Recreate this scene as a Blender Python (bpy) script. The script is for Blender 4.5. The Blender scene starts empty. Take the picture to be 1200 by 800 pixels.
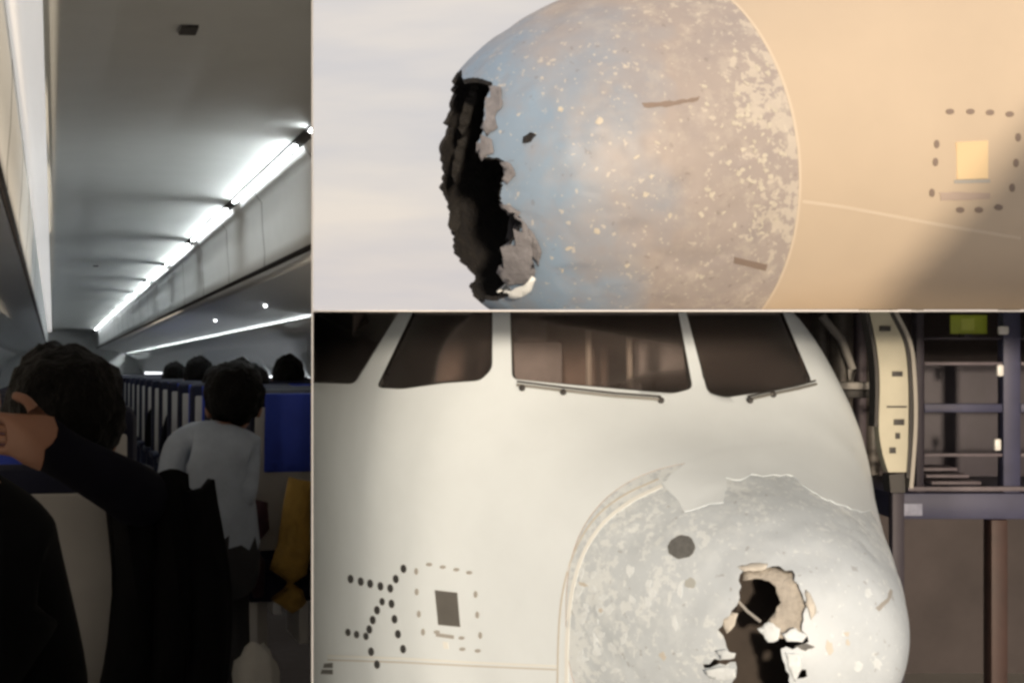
import bpy, bmesh, math, random
import numpy as np
from mathutils import Vector, Matrix
from mathutils.bvhtree import BVHTree
from mathutils import noise as mnoise

random.seed(7)
scene = bpy.context.scene
R = math.radians

# ------------------------------------------------------------------ camera
ZC = 4.2                      # camera height above the apron
FPX = 1680.0                  # focal length in pixels of a 1200 px wide picture
PX, PY = 366.0, 363.5         # the line along which the three sets meet
cam_d = bpy.data.cameras.new("camera")
cam = bpy.data.objects.new("camera", cam_d)
scene.collection.objects.link(cam)
cam.location = (0, 0, ZC)
cam.rotation_euler = (R(90), 0, 0)
cam_d.sensor_width = 36
cam_d.lens = FPX / 1200 * 36
cam_d.shift_x = (600 - PX) / 1200
cam_d.shift_y = -(400 - PY) / 1200
cam_d.clip_start = 0.05
cam_d.clip_end = 5000
scene.camera = cam

# ------------------------------------------------------------------ world, sun
SUN_EL, SUN_AZ = 4.5, -0.4    # az: degrees to the right of straight behind the camera
world = bpy.data.worlds.new("World")
scene.world = world
world.use_nodes = True
wn, wl = world.node_tree.nodes, world.node_tree.links
wn.clear()
wo = wn.new("ShaderNodeOutputWorld")
bg = wn.new("ShaderNodeBackground")
sky = wn.new("ShaderNodeTexSky")
sky.sky_type = 'NISHITA'
sky.sun_disc = False
sky.sun_elevation = R(SUN_EL)
sky.sun_rotation = R(180 - SUN_AZ)
sky.dust_density = 2.0
tc = wn.new("ShaderNodeTexCoord")
mp = wn.new("ShaderNodeMapping")
mp.inputs["Scale"].default_value = (1.6, 1.6, 9.0)
nz = wn.new("ShaderNodeTexNoise")
nz.inputs["Scale"].default_value = 2.2
nz.inputs["Detail"].default_value = 5
rp = wn.new("ShaderNodeValToRGB")
rp.color_ramp.elements[0].position = 0.36
rp.color_ramp.elements[0].color = (5.4, 5.2, 5.4, 1)
rp.color_ramp.elements[1].position = 0.66
rp.color_ramp.elements[1].color = (7.1, 6.4, 5.8, 1)
mx = wn.new("ShaderNodeMix")
mx.data_type = 'RGBA'
mx.inputs[0].default_value = 0.88
wl.new(tc.outputs["Generated"], mp.inputs["Vector"])
wl.new(mp.outputs["Vector"], nz.inputs["Vector"])
wl.new(nz.outputs["Fac"], rp.inputs["Fac"])
wl.new(sky.outputs["Color"], mx.inputs[6])
wl.new(rp.outputs["Color"], mx.inputs[7])
wl.new(mx.outputs[2], bg.inputs["Color"])
bg.inputs["Strength"].default_value = 0.125
wl.new(bg.outputs["Background"], wo.inputs["Surface"])

sun_d = bpy.data.lights.new("sun", 'SUN')
sun_d.energy = 3.9
sun_d.angle = R(3.5)
sun_d.color = (1.0, 0.82, 0.62)
sun = bpy.data.objects.new("sun", sun_d)
scene.collection.objects.link(sun)
sdir = Vector((-math.sin(R(SUN_AZ)) * math.cos(R(SUN_EL)), math.cos(R(SUN_AZ)) * math.cos(R(SUN_EL)), -math.sin(R(SUN_EL))))
sun.rotation_euler = sdir.to_track_quat('-Z', 'Y').to_euler()
sun.location = (6, -20, 20)

vs = scene.view_settings
vs.view_transform = 'Standard'
vs.look = 'None'
vs.exposure = 0.0
vs.gamma = 1.0
vs.use_curve_mapping = False
scene.render.engine = 'CYCLES'
scene.cycles.filter_width = 3.0
scene.cycles.max_bounces = 7
scene.cycles.use_adaptive_sampling = True
scene.cycles.adaptive_threshold = 0.03

# ------------------------------------------------------------------ helpers
C = scene.collection


def tag(o, label=None, cat=None, group=None, kind=None):
    if label: o["label"] = label
    if cat: o["category"] = cat
    if group: o["group"] = group
    if kind: o["kind"] = kind
    return o


def empty(name, loc=(0, 0, 0), mat=None):
    o = bpy.data.objects.new(name, None)
    C.objects.link(o)
    o.empty_display_size = 0.1
    if mat is not None:
        o.matrix_world = mat
    else:
        o.location = loc
    return o


def link(name, mesh, mats, parent=None, smooth=None):
    o = bpy.data.objects.new(name, mesh)
    C.objects.link(o)
    if mats is not None:
        for m in (mats if isinstance(mats, (list, tuple)) else [mats]):
            mesh.materials.append(m)
    if parent is not None:
        o.parent = parent
    if smooth is not None:
        mesh.polygons.foreach_set("use_smooth", [True] * len(mesh.polygons))
        mesh.set_sharp_from_angle(angle=R(smooth))
    return o


def bm_obj(name, bm, mats, parent=None, smooth=None):
    me = bpy.data.meshes.new(name)
    bmesh.ops.recalc_face_normals(bm, faces=bm.faces)
    bm.to_mesh(me)
    bm.free()
    return link(name, me, mats, parent, smooth)


def py_obj(name, verts, faces, mats, parent=None, smooth=None):
    me = bpy.data.meshes.new(name)
    me.from_pydata([tuple(v) for v in verts], [], faces)
    me.update()
    return link(name, me, mats, parent, smooth)


def add_box(bm, x0, x1, y0, y1, z0, z1, bev=0.0, mat=None):
    m = Matrix.Translation(((x0 + x1) / 2, (y0 + y1) / 2, (z0 + z1) / 2)) @ Matrix.Diagonal((x1 - x0, y1 - y0, z1 - z0, 1))
    if mat is not None:
        m = mat @ m
    r = bmesh.ops.create_cube(bm, size=1, matrix=m)
    if bev > 0:
        es = list({e for v in r["verts"] for e in v.link_edges})
        bmesh.ops.bevel(bm, geom=es, offset=bev, segments=2, affect='EDGES', profile=0.5)


def add_tube(bm, pts, rad, n=10):
    pts = [Vector(p) for p in pts]
    rads = rad if isinstance(rad, (list, tuple)) else [rad] * len(pts)
    rings = []
    for i, p in enumerate(pts):
        d = (pts[min(i + 1, len(pts) - 1)] - pts[max(i - 1, 0)]).normalized()
        a = d.cross(Vector((0, 0, 1)))
        if a.length < 1e-3: a = d.cross(Vector((1, 0, 0)))
        a.normalize()
        b = d.cross(a)
        rings.append([bm.verts.new(p + rads[i] * (math.cos(t) * a + math.sin(t) * b)) for t in [2 * math.pi * k / n for k in range(n)]])
    for r0, r1 in zip(rings, rings[1:]):
        for k in range(n):
            bm.faces.new((r0[k], r0[(k + 1) % n], r1[(k + 1) % n], r1[k]))
    if len(rings) > 1:
        bm.faces.new(rings[0]); bm.faces.new(rings[-1])


def cpt(px, py, d):
    """place in the world seen at a picture point, d metres in front of the camera"""
    return Vector(((px - PX) / FPX * d, d, ZC - (py - PY) / FPX * d))


def ray(px, py):
    return Vector(((px - PX) / FPX, 1, -(py - PY) / FPX)).normalized()


CAM = Vector((0, 0, ZC))


def clip(o, axis, lim, keep):
    """trim a mesh at a partition: keep 'less' or 'more' than lim along a world axis"""
    bpy.context.view_layer.update()
    mw = o.matrix_world
    co = [(mw @ v.co)[axis] for v in o.data.vertices]
    if not co: return o
    if keep == 'less' and max(co) <= lim: return o
    if keep == 'more' and min(co) >= lim: return o
    if (keep == 'less' and min(co) >= lim) or (keep == 'more' and max(co) <= lim):
        bpy.data.objects.remove(o); return None
    bm = bmesh.new()
    bm.from_mesh(o.data)
    bm.transform(mw)
    co = Vector((0, 0, 0)); co[axis] = lim
    no = Vector((0, 0, 0)); no[axis] = 1
    bmesh.ops.bisect_plane(bm, geom=bm.verts[:] + bm.edges[:] + bm.faces[:], plane_co=co, plane_no=no,
                           clear_outer=(keep == 'less'), clear_inner=(keep == 'more'))
    bm.transform(mw.inverted())
    me = o.data.copy() if o.data.users > 1 else o.data
    bm.to_mesh(me); bm.free()
    o.data = me
    return o


# ------------------------------------------------------------------ materials
def mat(name, col, rough=0.5, metal=0.0, var=0.0, vscale=6.0, bump=0.0, bscale=40.0, coat=0.0, spec=0.5, emit=None, estr=0.0, col2=None):
    m = bpy.data.materials.new(name)
    m.use_nodes = True
    nt = m.node_tree
    b = nt.nodes["Principled BSDF"]
    b.inputs["Base Color"].default_value = (*col, 1)
    b.inputs["Roughness"].default_value = rough
    b.inputs["Metallic"].default_value = metal
    b.inputs["Specular IOR Level"].default_value = spec
    b.inputs["Coat Weight"].default_value = coat
    b.inputs["Coat Roughness"].default_value = 0.12
    if emit:
        b.inputs["Emission Color"].default_value = (*emit, 1)
        b.inputs["Emission Strength"].default_value = estr
    t = nt.nodes.new("ShaderNodeTexCoord")
    if var > 0 or col2:
        n = nt.nodes.new("ShaderNodeTexNoise")
        n.inputs["Scale"].default_value = vscale
        n.inputs["Detail"].default_value = 6
        n.inputs["Roughness"].default_value = 0.62
        nt.links.new(t.outputs["Object"], n.inputs["Vector"])
        r = nt.nodes.new("ShaderNodeValToRGB")
        r.color_ramp.elements[0].position = 0.3
        r.color_ramp.elements[1].position = 0.7
        c2 = col2 or tuple(c * (1 - var) for c in col)
        r.color_ramp.elements[0].color = (*c2, 1)
        r.color_ramp.elements[1].color = (*col, 1)
        nt.links.new(n.outputs["Fac"], r.inputs["Fac"])
        nt.links.new(r.outputs["Color"], b.inputs["Base Color"])
    if bump > 0:
        n2 = nt.nodes.new("ShaderNodeTexNoise")
        n2.inputs["Scale"].default_value = bscale
        n2.inputs["Detail"].default_value = 4
        nt.links.new(t.outputs["Object"], n2.inputs["Vector"])
        bp = nt.nodes.new("ShaderNodeBump")
        bp.inputs["Strength"].default_value = bump
        bp.inputs["Distance"].default_value = 0.02
        nt.links.new(n2.outputs["Fac"], bp.inputs["Height"])
        nt.links.new(bp.outputs["Normal"], b.inputs["Normal"])
    return m


def radome_mat(name, base_a, base_b, flake, prim, seedv, axis_from=None, axis_to=None, flake_axis=None, thr=0.58):
    """weathered radome: two base tones along the axis, chipped flakes showing a pale filler, hail dents"""
    m = bpy.data.materials.new(name)
    m.use_nodes = True
    nt = m.node_tree; L = nt.links.new; N = nt.nodes.new
    b = nt.nodes["Principled BSDF"]
    t = N("ShaderNodeTexCoord")

    def noise(scale, detail=4, rough=0.6, off=0.0):
        mpn = N("ShaderNodeMapping"); mpn.inputs["Location"].default_value = (seedv + off, off * 1.7, -off)
        L(t.outputs["Object"], mpn.inputs["Vector"])
        n = N("ShaderNodeTexNoise"); n.inputs["Scale"].default_value = scale
        n.inputs["Detail"].default_value = detail; n.inputs["Roughness"].default_value = rough
        L(mpn.outputs["Vector"], n.inputs["Vector"])
        return n.outputs["Fac"]

    def ramp(fac, p0, p1, interp='LINEAR'):
        r = N("ShaderNodeMapRange"); r.inputs[1].default_value = p0; r.inputs[2].default_value = p1
        r.clamp = True
        L(fac, r.inputs[0]); return r.outputs[0]

    def math_(op, a, bb):
        n = N("ShaderNodeMath"); n.operation = op
        for i, v in enumerate((a, bb)):
            if isinstance(v, (int, float)): n.inputs[i].default_value = v
            else: L(v, n.inputs[i])
        return n.outputs[0]

    def mix(fac, a, bb):
        n = N("ShaderNodeMix"); n.data_type = 'RGBA'
        if isinstance(fac, (int, float)): n.inputs[0].default_value = fac
        else: L(fac, n.inputs[0])
        for i, v in ((6, a), (7, bb)):
            if isinstance(v, tuple): n.inputs[i].default_value = (*v, 1)
            else: L(v, n.inputs[i])
        return n.outputs[2]

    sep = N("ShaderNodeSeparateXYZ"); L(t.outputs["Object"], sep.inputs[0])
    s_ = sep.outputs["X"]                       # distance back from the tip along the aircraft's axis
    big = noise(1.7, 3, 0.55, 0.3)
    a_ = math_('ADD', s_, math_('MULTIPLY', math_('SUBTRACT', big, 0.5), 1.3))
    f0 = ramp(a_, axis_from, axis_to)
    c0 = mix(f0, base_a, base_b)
    mid = noise(4.5, 5, 0.65, 2.2)
    c0 = mix(math_('MULTIPLY', ramp(mid, 0.45, 0.7), 0.55), c0, prim)
    blot = ramp(noise(8.5, 6, 0.7, 21.0), 0.50, 0.62)
    c0 = mix(math_('MULTIPLY', math_('MULTIPLY', blot, ramp(s_, flake_axis[0] - .5, flake_axis[1])), 0.45), c0, flake)
    # chips: stretched cells gated by a larger noise, denser towards the joint
    fine = noise(21.0, 5, 0.6, 5.1)
    gate = noise(3.1, 3, 0.5, 8.4)
    g2 = math_('ADD', math_('MULTIPLY', gate, 0.6), math_('MULTIPLY', ramp(s_, flake_axis[0], flake_axis[1]), 0.22))
    chip = ramp(math_('ADD', fine, math_('SUBTRACT', g2, 0.36)), thr, thr + 0.035)
    c1 = mix(math_('MULTIPLY', chip, 0.62), c0, flake)
    speck = ramp(noise(30.0, 2, 0.5, 11.3), 0.66, 0.70)
    c2 = mix(math_('MULTIPLY', speck, 0.6), c1, flake)
    dark = ramp(noise(19.0, 3, 0.55, 15.3), 0.665, 0.70)
    c3 = mix(math_('MULTIPLY', dark, 0.35), c2, (0.16, 0.14, 0.13))
    L(c3, b.inputs["Base Color"])
    b.inputs["Roughness"].default_value = 0.5
    b.inputs["Coat Weight"].default_value = 0.0
    h = math_('ADD', math_('MULTIPLY', chip, -0.25), math_('MULTIPLY', noise(9.0, 3, 0.5, 3.3), 0.8))
    bp = N("ShaderNodeBump"); bp.inputs["Strength"].default_value = 0.22; bp.inputs["Distance"].default_value = 0.015
    L(h, bp.inputs["Height"]); L(bp.outputs["Normal"], b.inputs["Normal"])
    return m


M = {}
M['apron'] = mat('apron_concrete', (0.52, 0.51, 0.49), 0.85, var=0.2, vscale=0.7, bump=0.3)
M['deck'] = mat('deck_plate', (0.70, 0.68, 0.66), 0.6, var=0.1)
M['partition'] = mat('partition_paint', (0.80, 0.79, 0.78), 0.6, var=0.05)
M['hangar'] = mat('hangar_cladding', (0.060, 0.050, 0.052), 0.8, var=0.35, vscale=1.3)
M['hangar_steel'] = mat('hangar_steel', (0.045, 0.020, 0.016), 0.6, var=0.3)
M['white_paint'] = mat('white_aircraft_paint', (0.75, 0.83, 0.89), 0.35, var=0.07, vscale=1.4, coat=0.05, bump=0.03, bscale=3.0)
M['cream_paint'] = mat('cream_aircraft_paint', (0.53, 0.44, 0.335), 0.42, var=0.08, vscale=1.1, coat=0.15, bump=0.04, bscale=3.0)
M['inner'] = mat('torn_core_dark', (0.34, 0.27, 0.22), 0.9, var=0.5, vscale=14, bump=0.6)
M['laminate'] = mat('torn_laminate_beige', (0.50, 0.47, 0.42), 0.8, var=0.35, vscale=12, bump=0.6)
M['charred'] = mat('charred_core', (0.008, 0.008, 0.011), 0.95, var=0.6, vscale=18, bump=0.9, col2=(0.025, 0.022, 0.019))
M['black'] = mat('black_marking', (0.025, 0.024, 0.024), 0.6)
M['cockpit'] = mat('cockpit_lining', (0.55, 0.48, 0.46), .8, var=.3)
M['seal'] = mat('window_seal', (0.035, 0.033, 0.032), 0.6)
M['grey_plate'] = mat('grey_metal_plate', (0.16, 0.155, 0.145), 0.5, metal=0.3, var=0.15)
M['sunset_plate'] = mat('sunset_tinted_port_plate', (0.85, 0.66, 0.40), 0.4, metal=0.3)  # warm sunset reflection painted into the plate's colour
M['faint'] = mat('faint_grey_marking', (0.36, 0.35, 0.33), 0.6)
M['brown_mark'] = mat('brown_rivet_marking', (0.22, 0.17, 0.14), 0.6)
M['seam_pale'] = mat('pale_seam_sealant', (0.78, 0.81, 0.80), 0.5)
M['chip_lo'] = mat('white_filler_chip', (.72, .79, .84), .6, var=.15, vscale=30)
M['ring'] = mat('cream_joint', (.58, .50, .40), .5)
M['chip_up'] = mat('cream_filler_chip', (0.56, 0.52, 0.44), 0.6, var=.2, vscale=30)
M['seam_dim'] = mat('dull_seam', (.55, .53, .48), .6)
M['spot'] = mat('grey_worn_spot', (0.15, 0.155, 0.155), 0.7, var=0.4, vscale=30)
M['radome_lo'] = radome_mat('weathered_white_radome', (0.54, 0.605, 0.665), (0.52, 0.585, 0.64), (0.72, 0.78, 0.81), (0.46, 0.515, 0.565), 3.0, 0.1, 1.2, flake_axis=(0.2, 1.3), thr=0.62)
M['radome_up'] = radome_mat('weathered_blue_grey_radome', (0.22, 0.30, 0.40), (0.35, 0.31, 0.29), (0.56, 0.515, 0.44), (0.29, 0.265, 0.265), 9.0, 0.35, 0.85, flake_axis=(0.8, 1.6), thr=0.64)  # bluish tip tone: sky light put in along with the blue-grey paint

# glass: tinted, partly mirror-like
g = bpy.data.materials.new('tinted_cockpit_glass'); g.use_nodes = True
nt = g.node_tree; nt.nodes.clear()
out = nt.nodes.new("ShaderNodeOutputMaterial"); mixs = nt.nodes.new("ShaderNodeMixShader")
tr = nt.nodes.new("ShaderNodeBsdfTransparent"); tr.inputs[0].default_value = (0.92, 0.88, 0.86, 1)
gl = nt.nodes.new("ShaderNodeBsdfGlossy"); gl.inputs["Roughness"].default_value = 0.06
fr = nt.nodes.new("ShaderNodeFresnel"); fr.inputs[0].default_value = 1.35
nt.links.new(fr.outputs[0], mixs.inputs[0]); nt.links.new(tr.outputs[0], mixs.inputs[1]); nt.links.new(gl.outputs[0], mixs.inputs[2])
film = nt.nodes.new("ShaderNodeMixShader"); film.inputs[0].default_value = 0.03
dif = nt.nodes.new("ShaderNodeBsdfDiffuse"); dif.inputs[0].default_value = (0.52, 0.45, 0.43, 1)
nt.links.new(mixs.outputs[0], film.inputs[1]); nt.links.new(dif.outputs[0], film.inputs[2])
nt.links.new(film.outputs[0], out.inputs[0])
M['glass'] = g

# ------------------------------------------------------------------ the setting
bm = bmesh.new(); add_box(bm, -400, 400, -300, 900, -0.3, 0.0)
tag(bm_obj('ground', bm, M['apron']), 'pale concrete apron under the aircraft', kind='structure')

PART_Y0 = 0.8
bm = bmesh.new(); add_box(bm, -0.0005, 0.0005, PART_Y0, 30, 0.0, ZC + 1.25)
add_box(bm, -0.02, 0.0, -6.0, -0.15, 0.0, ZC + 1.6)  # unseen pieces round the camera, added to keep outside light off the cabin
add_box(bm, -0.02, 0.0, -0.149, PART_Y0 - .001, 0.0, ZC - .24)
add_box(bm, -0.02, 0.0, -0.149, PART_Y0 - .001, ZC + .24, ZC + 1.6)
tag(bm_obj('partition_wall', bm, M['partition']), 'thin upright wall between the cabin and the aircraft noses', kind='structure')
bm = bmesh.new(); add_box(bm, 0.003, 9.0, 7.38, 17.0, ZC - 0.007, ZC)
tag(bm_obj('deck', bm, M['deck']), 'thin steel deck between upper and lower aircraft noses', kind='structure')
bm = bmesh.new(); add_box(bm, 0.003, 9.0, 16.6, 16.8, 0.0, ZC - 0.013)
tag(bm_obj('hangar_wall', bm, M['hangar']), 'dark brown hangar wall behind the white nose', kind='structure')
bm = bmesh.new(); add_box(bm, 9.002, 9.2, 6.55, 17.0, 0.0, ZC + 0.0)
tag(bm_obj('wall_right', bm, M['hangar']), 'dark hangar side wall', kind='structure')


# ------------------------------------------------------------------ aircraft noses
def pchip(xs, ys):
    xs = np.array(xs, float); ys = np.array(ys, float)
    h = np.diff(xs); d = np.diff(ys) / h
    m = np.zeros_like(ys); m[0] = d[0]; m[-1] = d[-1]
    for i in range(1, len(xs) - 1):
        if d[i - 1] * d[i] > 0:
            w1, w2 = 2 * h[i] + h[i - 1], h[i] + 2 * h[i - 1]
            m[i] = (w1 + w2) / (w1 / d[i - 1] + w2 / d[i])

    def f(x):
        x = min(max(x, xs[0]), xs[-1])
        i = min(int(np.searchsorted(xs, x, side='right')) - 1, len(xs) - 2)
        t = (x - xs[i]) / h[i]
        return ((2 * t**3 - 3 * t**2 + 1) * ys[i] + (t**3 - 2 * t**2 + t) * h[i] * m[i]
                + (-2 * t**3 + 3 * t**2) * ys[i + 1] + (t**3 - t**2) * h[i] * m[i + 1])
    return f


def knots(tab):
    f = pchip([math.sqrt(a) for a, _ in tab], [b for _, b in tab])
    return lambda s: f(math.sqrt(max(s, 0)))


def loft(name, w, ht, hb, svals, nphi, mats, thick, parent, M4, dent=0.0, cap_tip=False, s0=None, seed=0.0, full=0.0):
    """solid shell: outer skin and inner skin, closed at both ends. local X = back along the axis, Y = lateral, Z = up"""
    V, F, mi = [], [], []
    ns = len(svals)

    def pt(s, ph, off):
        cw, sw = math.cos(ph), math.sin(ph)
        ex = 2.0 / (2.0 + full * min(1, max(0, (s - 0.5) / 1.4)))
        hh = ht(s) if cw >= 0 else hb(s)
        ww = w(s)
        p = Vector((s, ww * math.copysign(abs(sw) ** ex, sw), hh * math.copysign(abs(cw) ** ex, cw)))
        n = Vector((0, sw / max(ww, .05), cw / max(hh, .05))).normalized()
        if dent > 0:
            q = p * 5.0 + Vector((seed, 0, 0))
            k = mnoise.noise(q)
            k2 = mnoise.noise(p * 13.0 + Vector((0, seed, 3)))
            p = p - n * dent * min(1, max(0, (svals[-1] - s) / .15)) * (max(0, k - 0.18) * 1.6 + max(0, k2 - 0.25) * 0.7)
        return p - n * off - (Vector((-off, 0, 0)) if s < 0.02 else Vector())

    for layer, off in ((0, 0.0), (1, thick)):
        for i, s in enumerate(svals):
            for k in range(nphi):
                ph = 2 * math.pi * k / nphi
                ss = s
                if s0 is not None:
                    sa = s0(ph) + (0.0 if layer == 0 else 0.004)
                    ss = sa + (svals[-1] - sa) * (s - svals[0]) / (svals[-1] - svals[0])
                V.append(pt(ss, ph, off))
    nl = ns * nphi
    for layer in (0, 1):
        for i in range(ns - 1):
            for k in range(nphi):
                a = layer * nl + i * nphi + k; b_ = layer * nl + i * nphi + (k + 1) % nphi
                c = b_ + nphi; d = a + nphi
                F.append((a, b_, c, d) if layer == 0 else (d, c, b_, a)); mi.append(layer)
    for i, flip in ((0, True), (ns - 1, False)):
        for k in range(nphi):
            a = i * nphi + k; b_ = i * nphi + (k + 1) % nphi
            c, d = nl + b_, nl + a
            F.append((d, c, b_, a) if flip else (a, b_, c, d)); mi.append(1)
    if cap_tip:     # close the outer and inner skin at the tip
        F = [f for f in F]
        n_side = nphi
        # drop the start ring wall
        start = (ns - 1) * nphi * 2
        del F[start:start + nphi]; del mi[start:start + nphi]
        for layer in (0, 1):
            ring = [layer * nl + k for k in range(nphi)]
            c = sum((V[r] for r in ring), Vector()) / nphi
            c = c - Vector((0.012 if layer == 0 else 0.008, 0, 0))
            V.append(c); ci = len(V) - 1
            for k in range(nphi):
                a, b_ = ring[k], ring[(k + 1) % nphi]
                F.append((b_, a, ci) if layer == 0 else (a, b_, ci)); mi.append(layer)
    me = bpy.data.meshes.new(name)
    me.from_pydata([tuple(v) for v in V], [], F)
    me.update()
    for m in mats: me.materials.append(m)
    me.polygons.foreach_set("material_index", mi)
    me.polygons.foreach_set("use_smooth", [True] * len(me.polygons))
    bm = bmesh.new(); bm.from_mesh(me)
    bmesh.ops.recalc_face_normals(bm, faces=bm.faces)
    bm.to_mesh(me); bm.free()
    me.set_sharp_from_angle(angle=R(38))
    o = bpy.data.objects.new(name, me)
    C.objects.link(o)
    o.parent = parent
    return o


def world_bvh(*objs):
    V, F = [], []
    bpy.context.view_layer.update()
    for o in objs:
        b = len(V); mw = o.matrix_world
        V += [mw @ v.co for v in o.data.vertices]
        F += [tuple(b + i for i in p.vertices) for p in o.data.polygons]
    return BVHTree.FromPolygons(V, F)


def hit(bvh, px, py):
    loc, n, i, d = bvh.ray_cast(CAM, ray(px, py))
    if loc is None: return None, None
    if n.dot(ray(px, py)) > 0: n = -n
    return loc, n


def round_poly(P, r=8, seg=4):
    out = []
    n = len(P)
    for i in range(n):
        p, a, b = Vector(P[i]), Vector(P[i - 1]), Vector(P[(i + 1) % n])
        da, db = (a - p), (b - p)
        ra = min(r, da.length * 0.45); rb = min(r, db.length * 0.45)
        q0, q1 = p + da.normalized() * ra, p + db.normalized() * rb
        for k in range(seg + 1):
            t = k / seg
            out.append(((1 - t)**2 * q0 + 2 * t * (1 - t) * p + t**2 * q1))
    return [(v.x, v.y) for v in out]


def ragged(P, amp, step, seed):
    rnd = random.Random(seed)
    out = []
    n = len(P)
    for i in range(n):
        a, b = Vector(P[i]), Vector(P[(i + 1) % n])
        k = max(1, int((b - a).length / step))
        nrm = Vector((-(b - a).y, (b - a).x)).normalized()
        for j in range(k):
            t = j / k
            p = a.lerp(b, t) + nrm * (rnd.uniform(-amp, amp) if j else rnd.uniform(-amp, amp) * .4)
            out.append((p.x, p.y))
    return out


def prism(P, bvh, near=0.45, far=0.5):
    """cutter that follows an outline through the skin only"""
    ds = [h.y for h in (hit(bvh, x, y)[0] for x, y in P) if h is not None]
    d0, d1 = min(ds) - near, max(ds) + far
    bm = bmesh.new()
    a = [bm.verts.new(cpt(x, y, d0)) for x, y in P]
    b = [bm.verts.new(cpt(x, y, d1)) for x, y in P]
    bm.faces.new(a); bm.faces.new(list(reversed(b)))
    n = len(P)
    for i in range(n):
        bm.faces.new((a[i], b[i], b[(i + 1) % n], a[(i + 1) % n]))
    bmesh.ops.recalc_face_normals(bm, faces=bm.faces)
    bmesh.ops.triangulate(bm, faces=[f for f in bm.faces if len(f.verts) > 4])
    me = bpy.data.meshes.new('cutter'); bm.to_mesh(me); bm.free()
    o = bpy.data.objects.new('cutter', me); C.objects.link(o)
    return o


def boolean(o, cutters, op='DIFFERENCE', cutmat=None):
    for c in cutters:
        if cutmat and not c.data.materials: c.data.materials.append(cutmat)
        md = o.modifiers.new('cut', 'BOOLEAN')
        md.operation = op; md.solver = 'EXACT'; md.object = c
        md.material_mode = 'TRANSFER'
    bpy.context.view_layer.update()
    dg = bpy.context.evaluated_depsgraph_get()
    me = bpy.data.meshes.new_from_object(o.evaluated_get(dg))
    o.modifiers.clear()
    o.data = me
    me.set_sharp_from_angle(angle=R(38))


def decal(name, P, bvh, material, parent, lift=0.003, step=None, smooth=True):
    """thin raised patch that follows the skin under a picture outline"""
    bm = bmesh.new()
    f = bm.faces.new([bm.verts.new((x, y, 0)) for x, y in P])
    xs = [p[0] for p in P]; ys = [p[1] for p in P]
    if step:
        x = min(xs) + step
        while x < max(xs):
            bmesh.ops.bisect_plane(bm, geom=bm.verts[:] + bm.edges[:] + bm.faces[:], plane_co=(x, 0, 0), plane_no=(1, 0, 0)); x += step
        y = min(ys) + step
        while y < max(ys):
            bmesh.ops.bisect_plane(bm, geom=bm.verts[:] + bm.edges[:] + bm.faces[:], plane_co=(0, y, 0), plane_no=(0, 1, 0)); y += step
    bmesh.ops.triangulate(bm, faces=bm.faces)
    bad = []
    for v in bm.verts:
        h, n = hit(bvh, v.co.x, v.co.y)
        if h is None: bad.append(v); continue
        v.co = h + n * lift
    if bad: bmesh.ops.delete(bm, geom=bad, context='VERTS')
    if not bm.faces: bm.free(); return None
    # give it thickness back to the skin
    src = bm.faces[:]
    for fc in src: fc.normal_update()
    bm.normal_update()
    if sum((fc.normal.dot(fc.calc_center_median() - CAM)) for fc in src) > 0:
        bmesh.ops.reverse_faces(bm, faces=src); bm.normal_update()
    nrm = {v: v.normal.copy() for v in bm.verts}
    r = bmesh.ops.extrude_face_region(bm, geom=src)
    nv = [e for e in r["geom"] if isinstance(e, bmesh.types.BMVert)]
    for v in nv:
        v.co -= v.normal * 0  # original ring stays on top
    top = set(nv)
    for v in bm.verts:
        if v not in top:
            v.co -= nrm.get(v, Vector()) * (lift * 1.6)
    me = bpy.data.meshes.new(name)
    bmesh.ops.recalc_face_normals(bm, faces=bm.faces)
    bpy.context.view_layer.update()
    bm.transform(parent.matrix_world.inverted())
    bm.to_mesh(me); bm.free()
    o = link(name, me, material, parent, 40 if smooth else None)
    return o


def strip(P, wd):
    """outline of a narrow band along a polyline in picture points"""
    a, b = [], []
    for i, p in enumerate(P):
        d = (Vector(P[min(i + 1, len(P) - 1)]) - Vector(P[max(i - 1, 0)])).normalized()
        n = Vector((-d.y, d.x)) * wd / 2
        a.append((p[0] + n.x, p[1] + n.y)); b.append((p[0] - n.x, p[1] - n.y))
    return a + b[::-1]


def smooth_line(P, k=6):
    out = []
    for i in range(len(P) - 1):
        p0, p1, p2, p3 = (Vector(P[max(i - 1, 0)]), Vector(P[i]), Vector(P[i + 1]), Vector(P[min(i + 2, len(P) - 1)]))
        for j in range(k):
            t = j / k
            v = 0.5 * ((2 * p1) + (-p0 + p2) * t + (2 * p0 - 5 * p1 + 4 * p2 - p3) * t * t + (-p0 + 3 * p1 - 3 * p2 + p3) * t**3)
            out.append((v.x, v.y))
    out.append(tuple(P[-1]))
    return out


def ell(cx, cy, rx, ry, n=18, rot=0.0, rag=0.0, seed=1):
    rnd = random.Random(seed)
    o = []
    for k in range(n):
        t = 2 * math.pi * k / n
        q = 1 + rnd.uniform(-rag, rag)
        x, y = rx * q * math.cos(t), ry * q * math.sin(t)
        o.append((cx + x * math.cos(rot) - y * math.sin(rot), cy + x * math.sin(rot) + y * math.cos(rot)))
    return o


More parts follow.
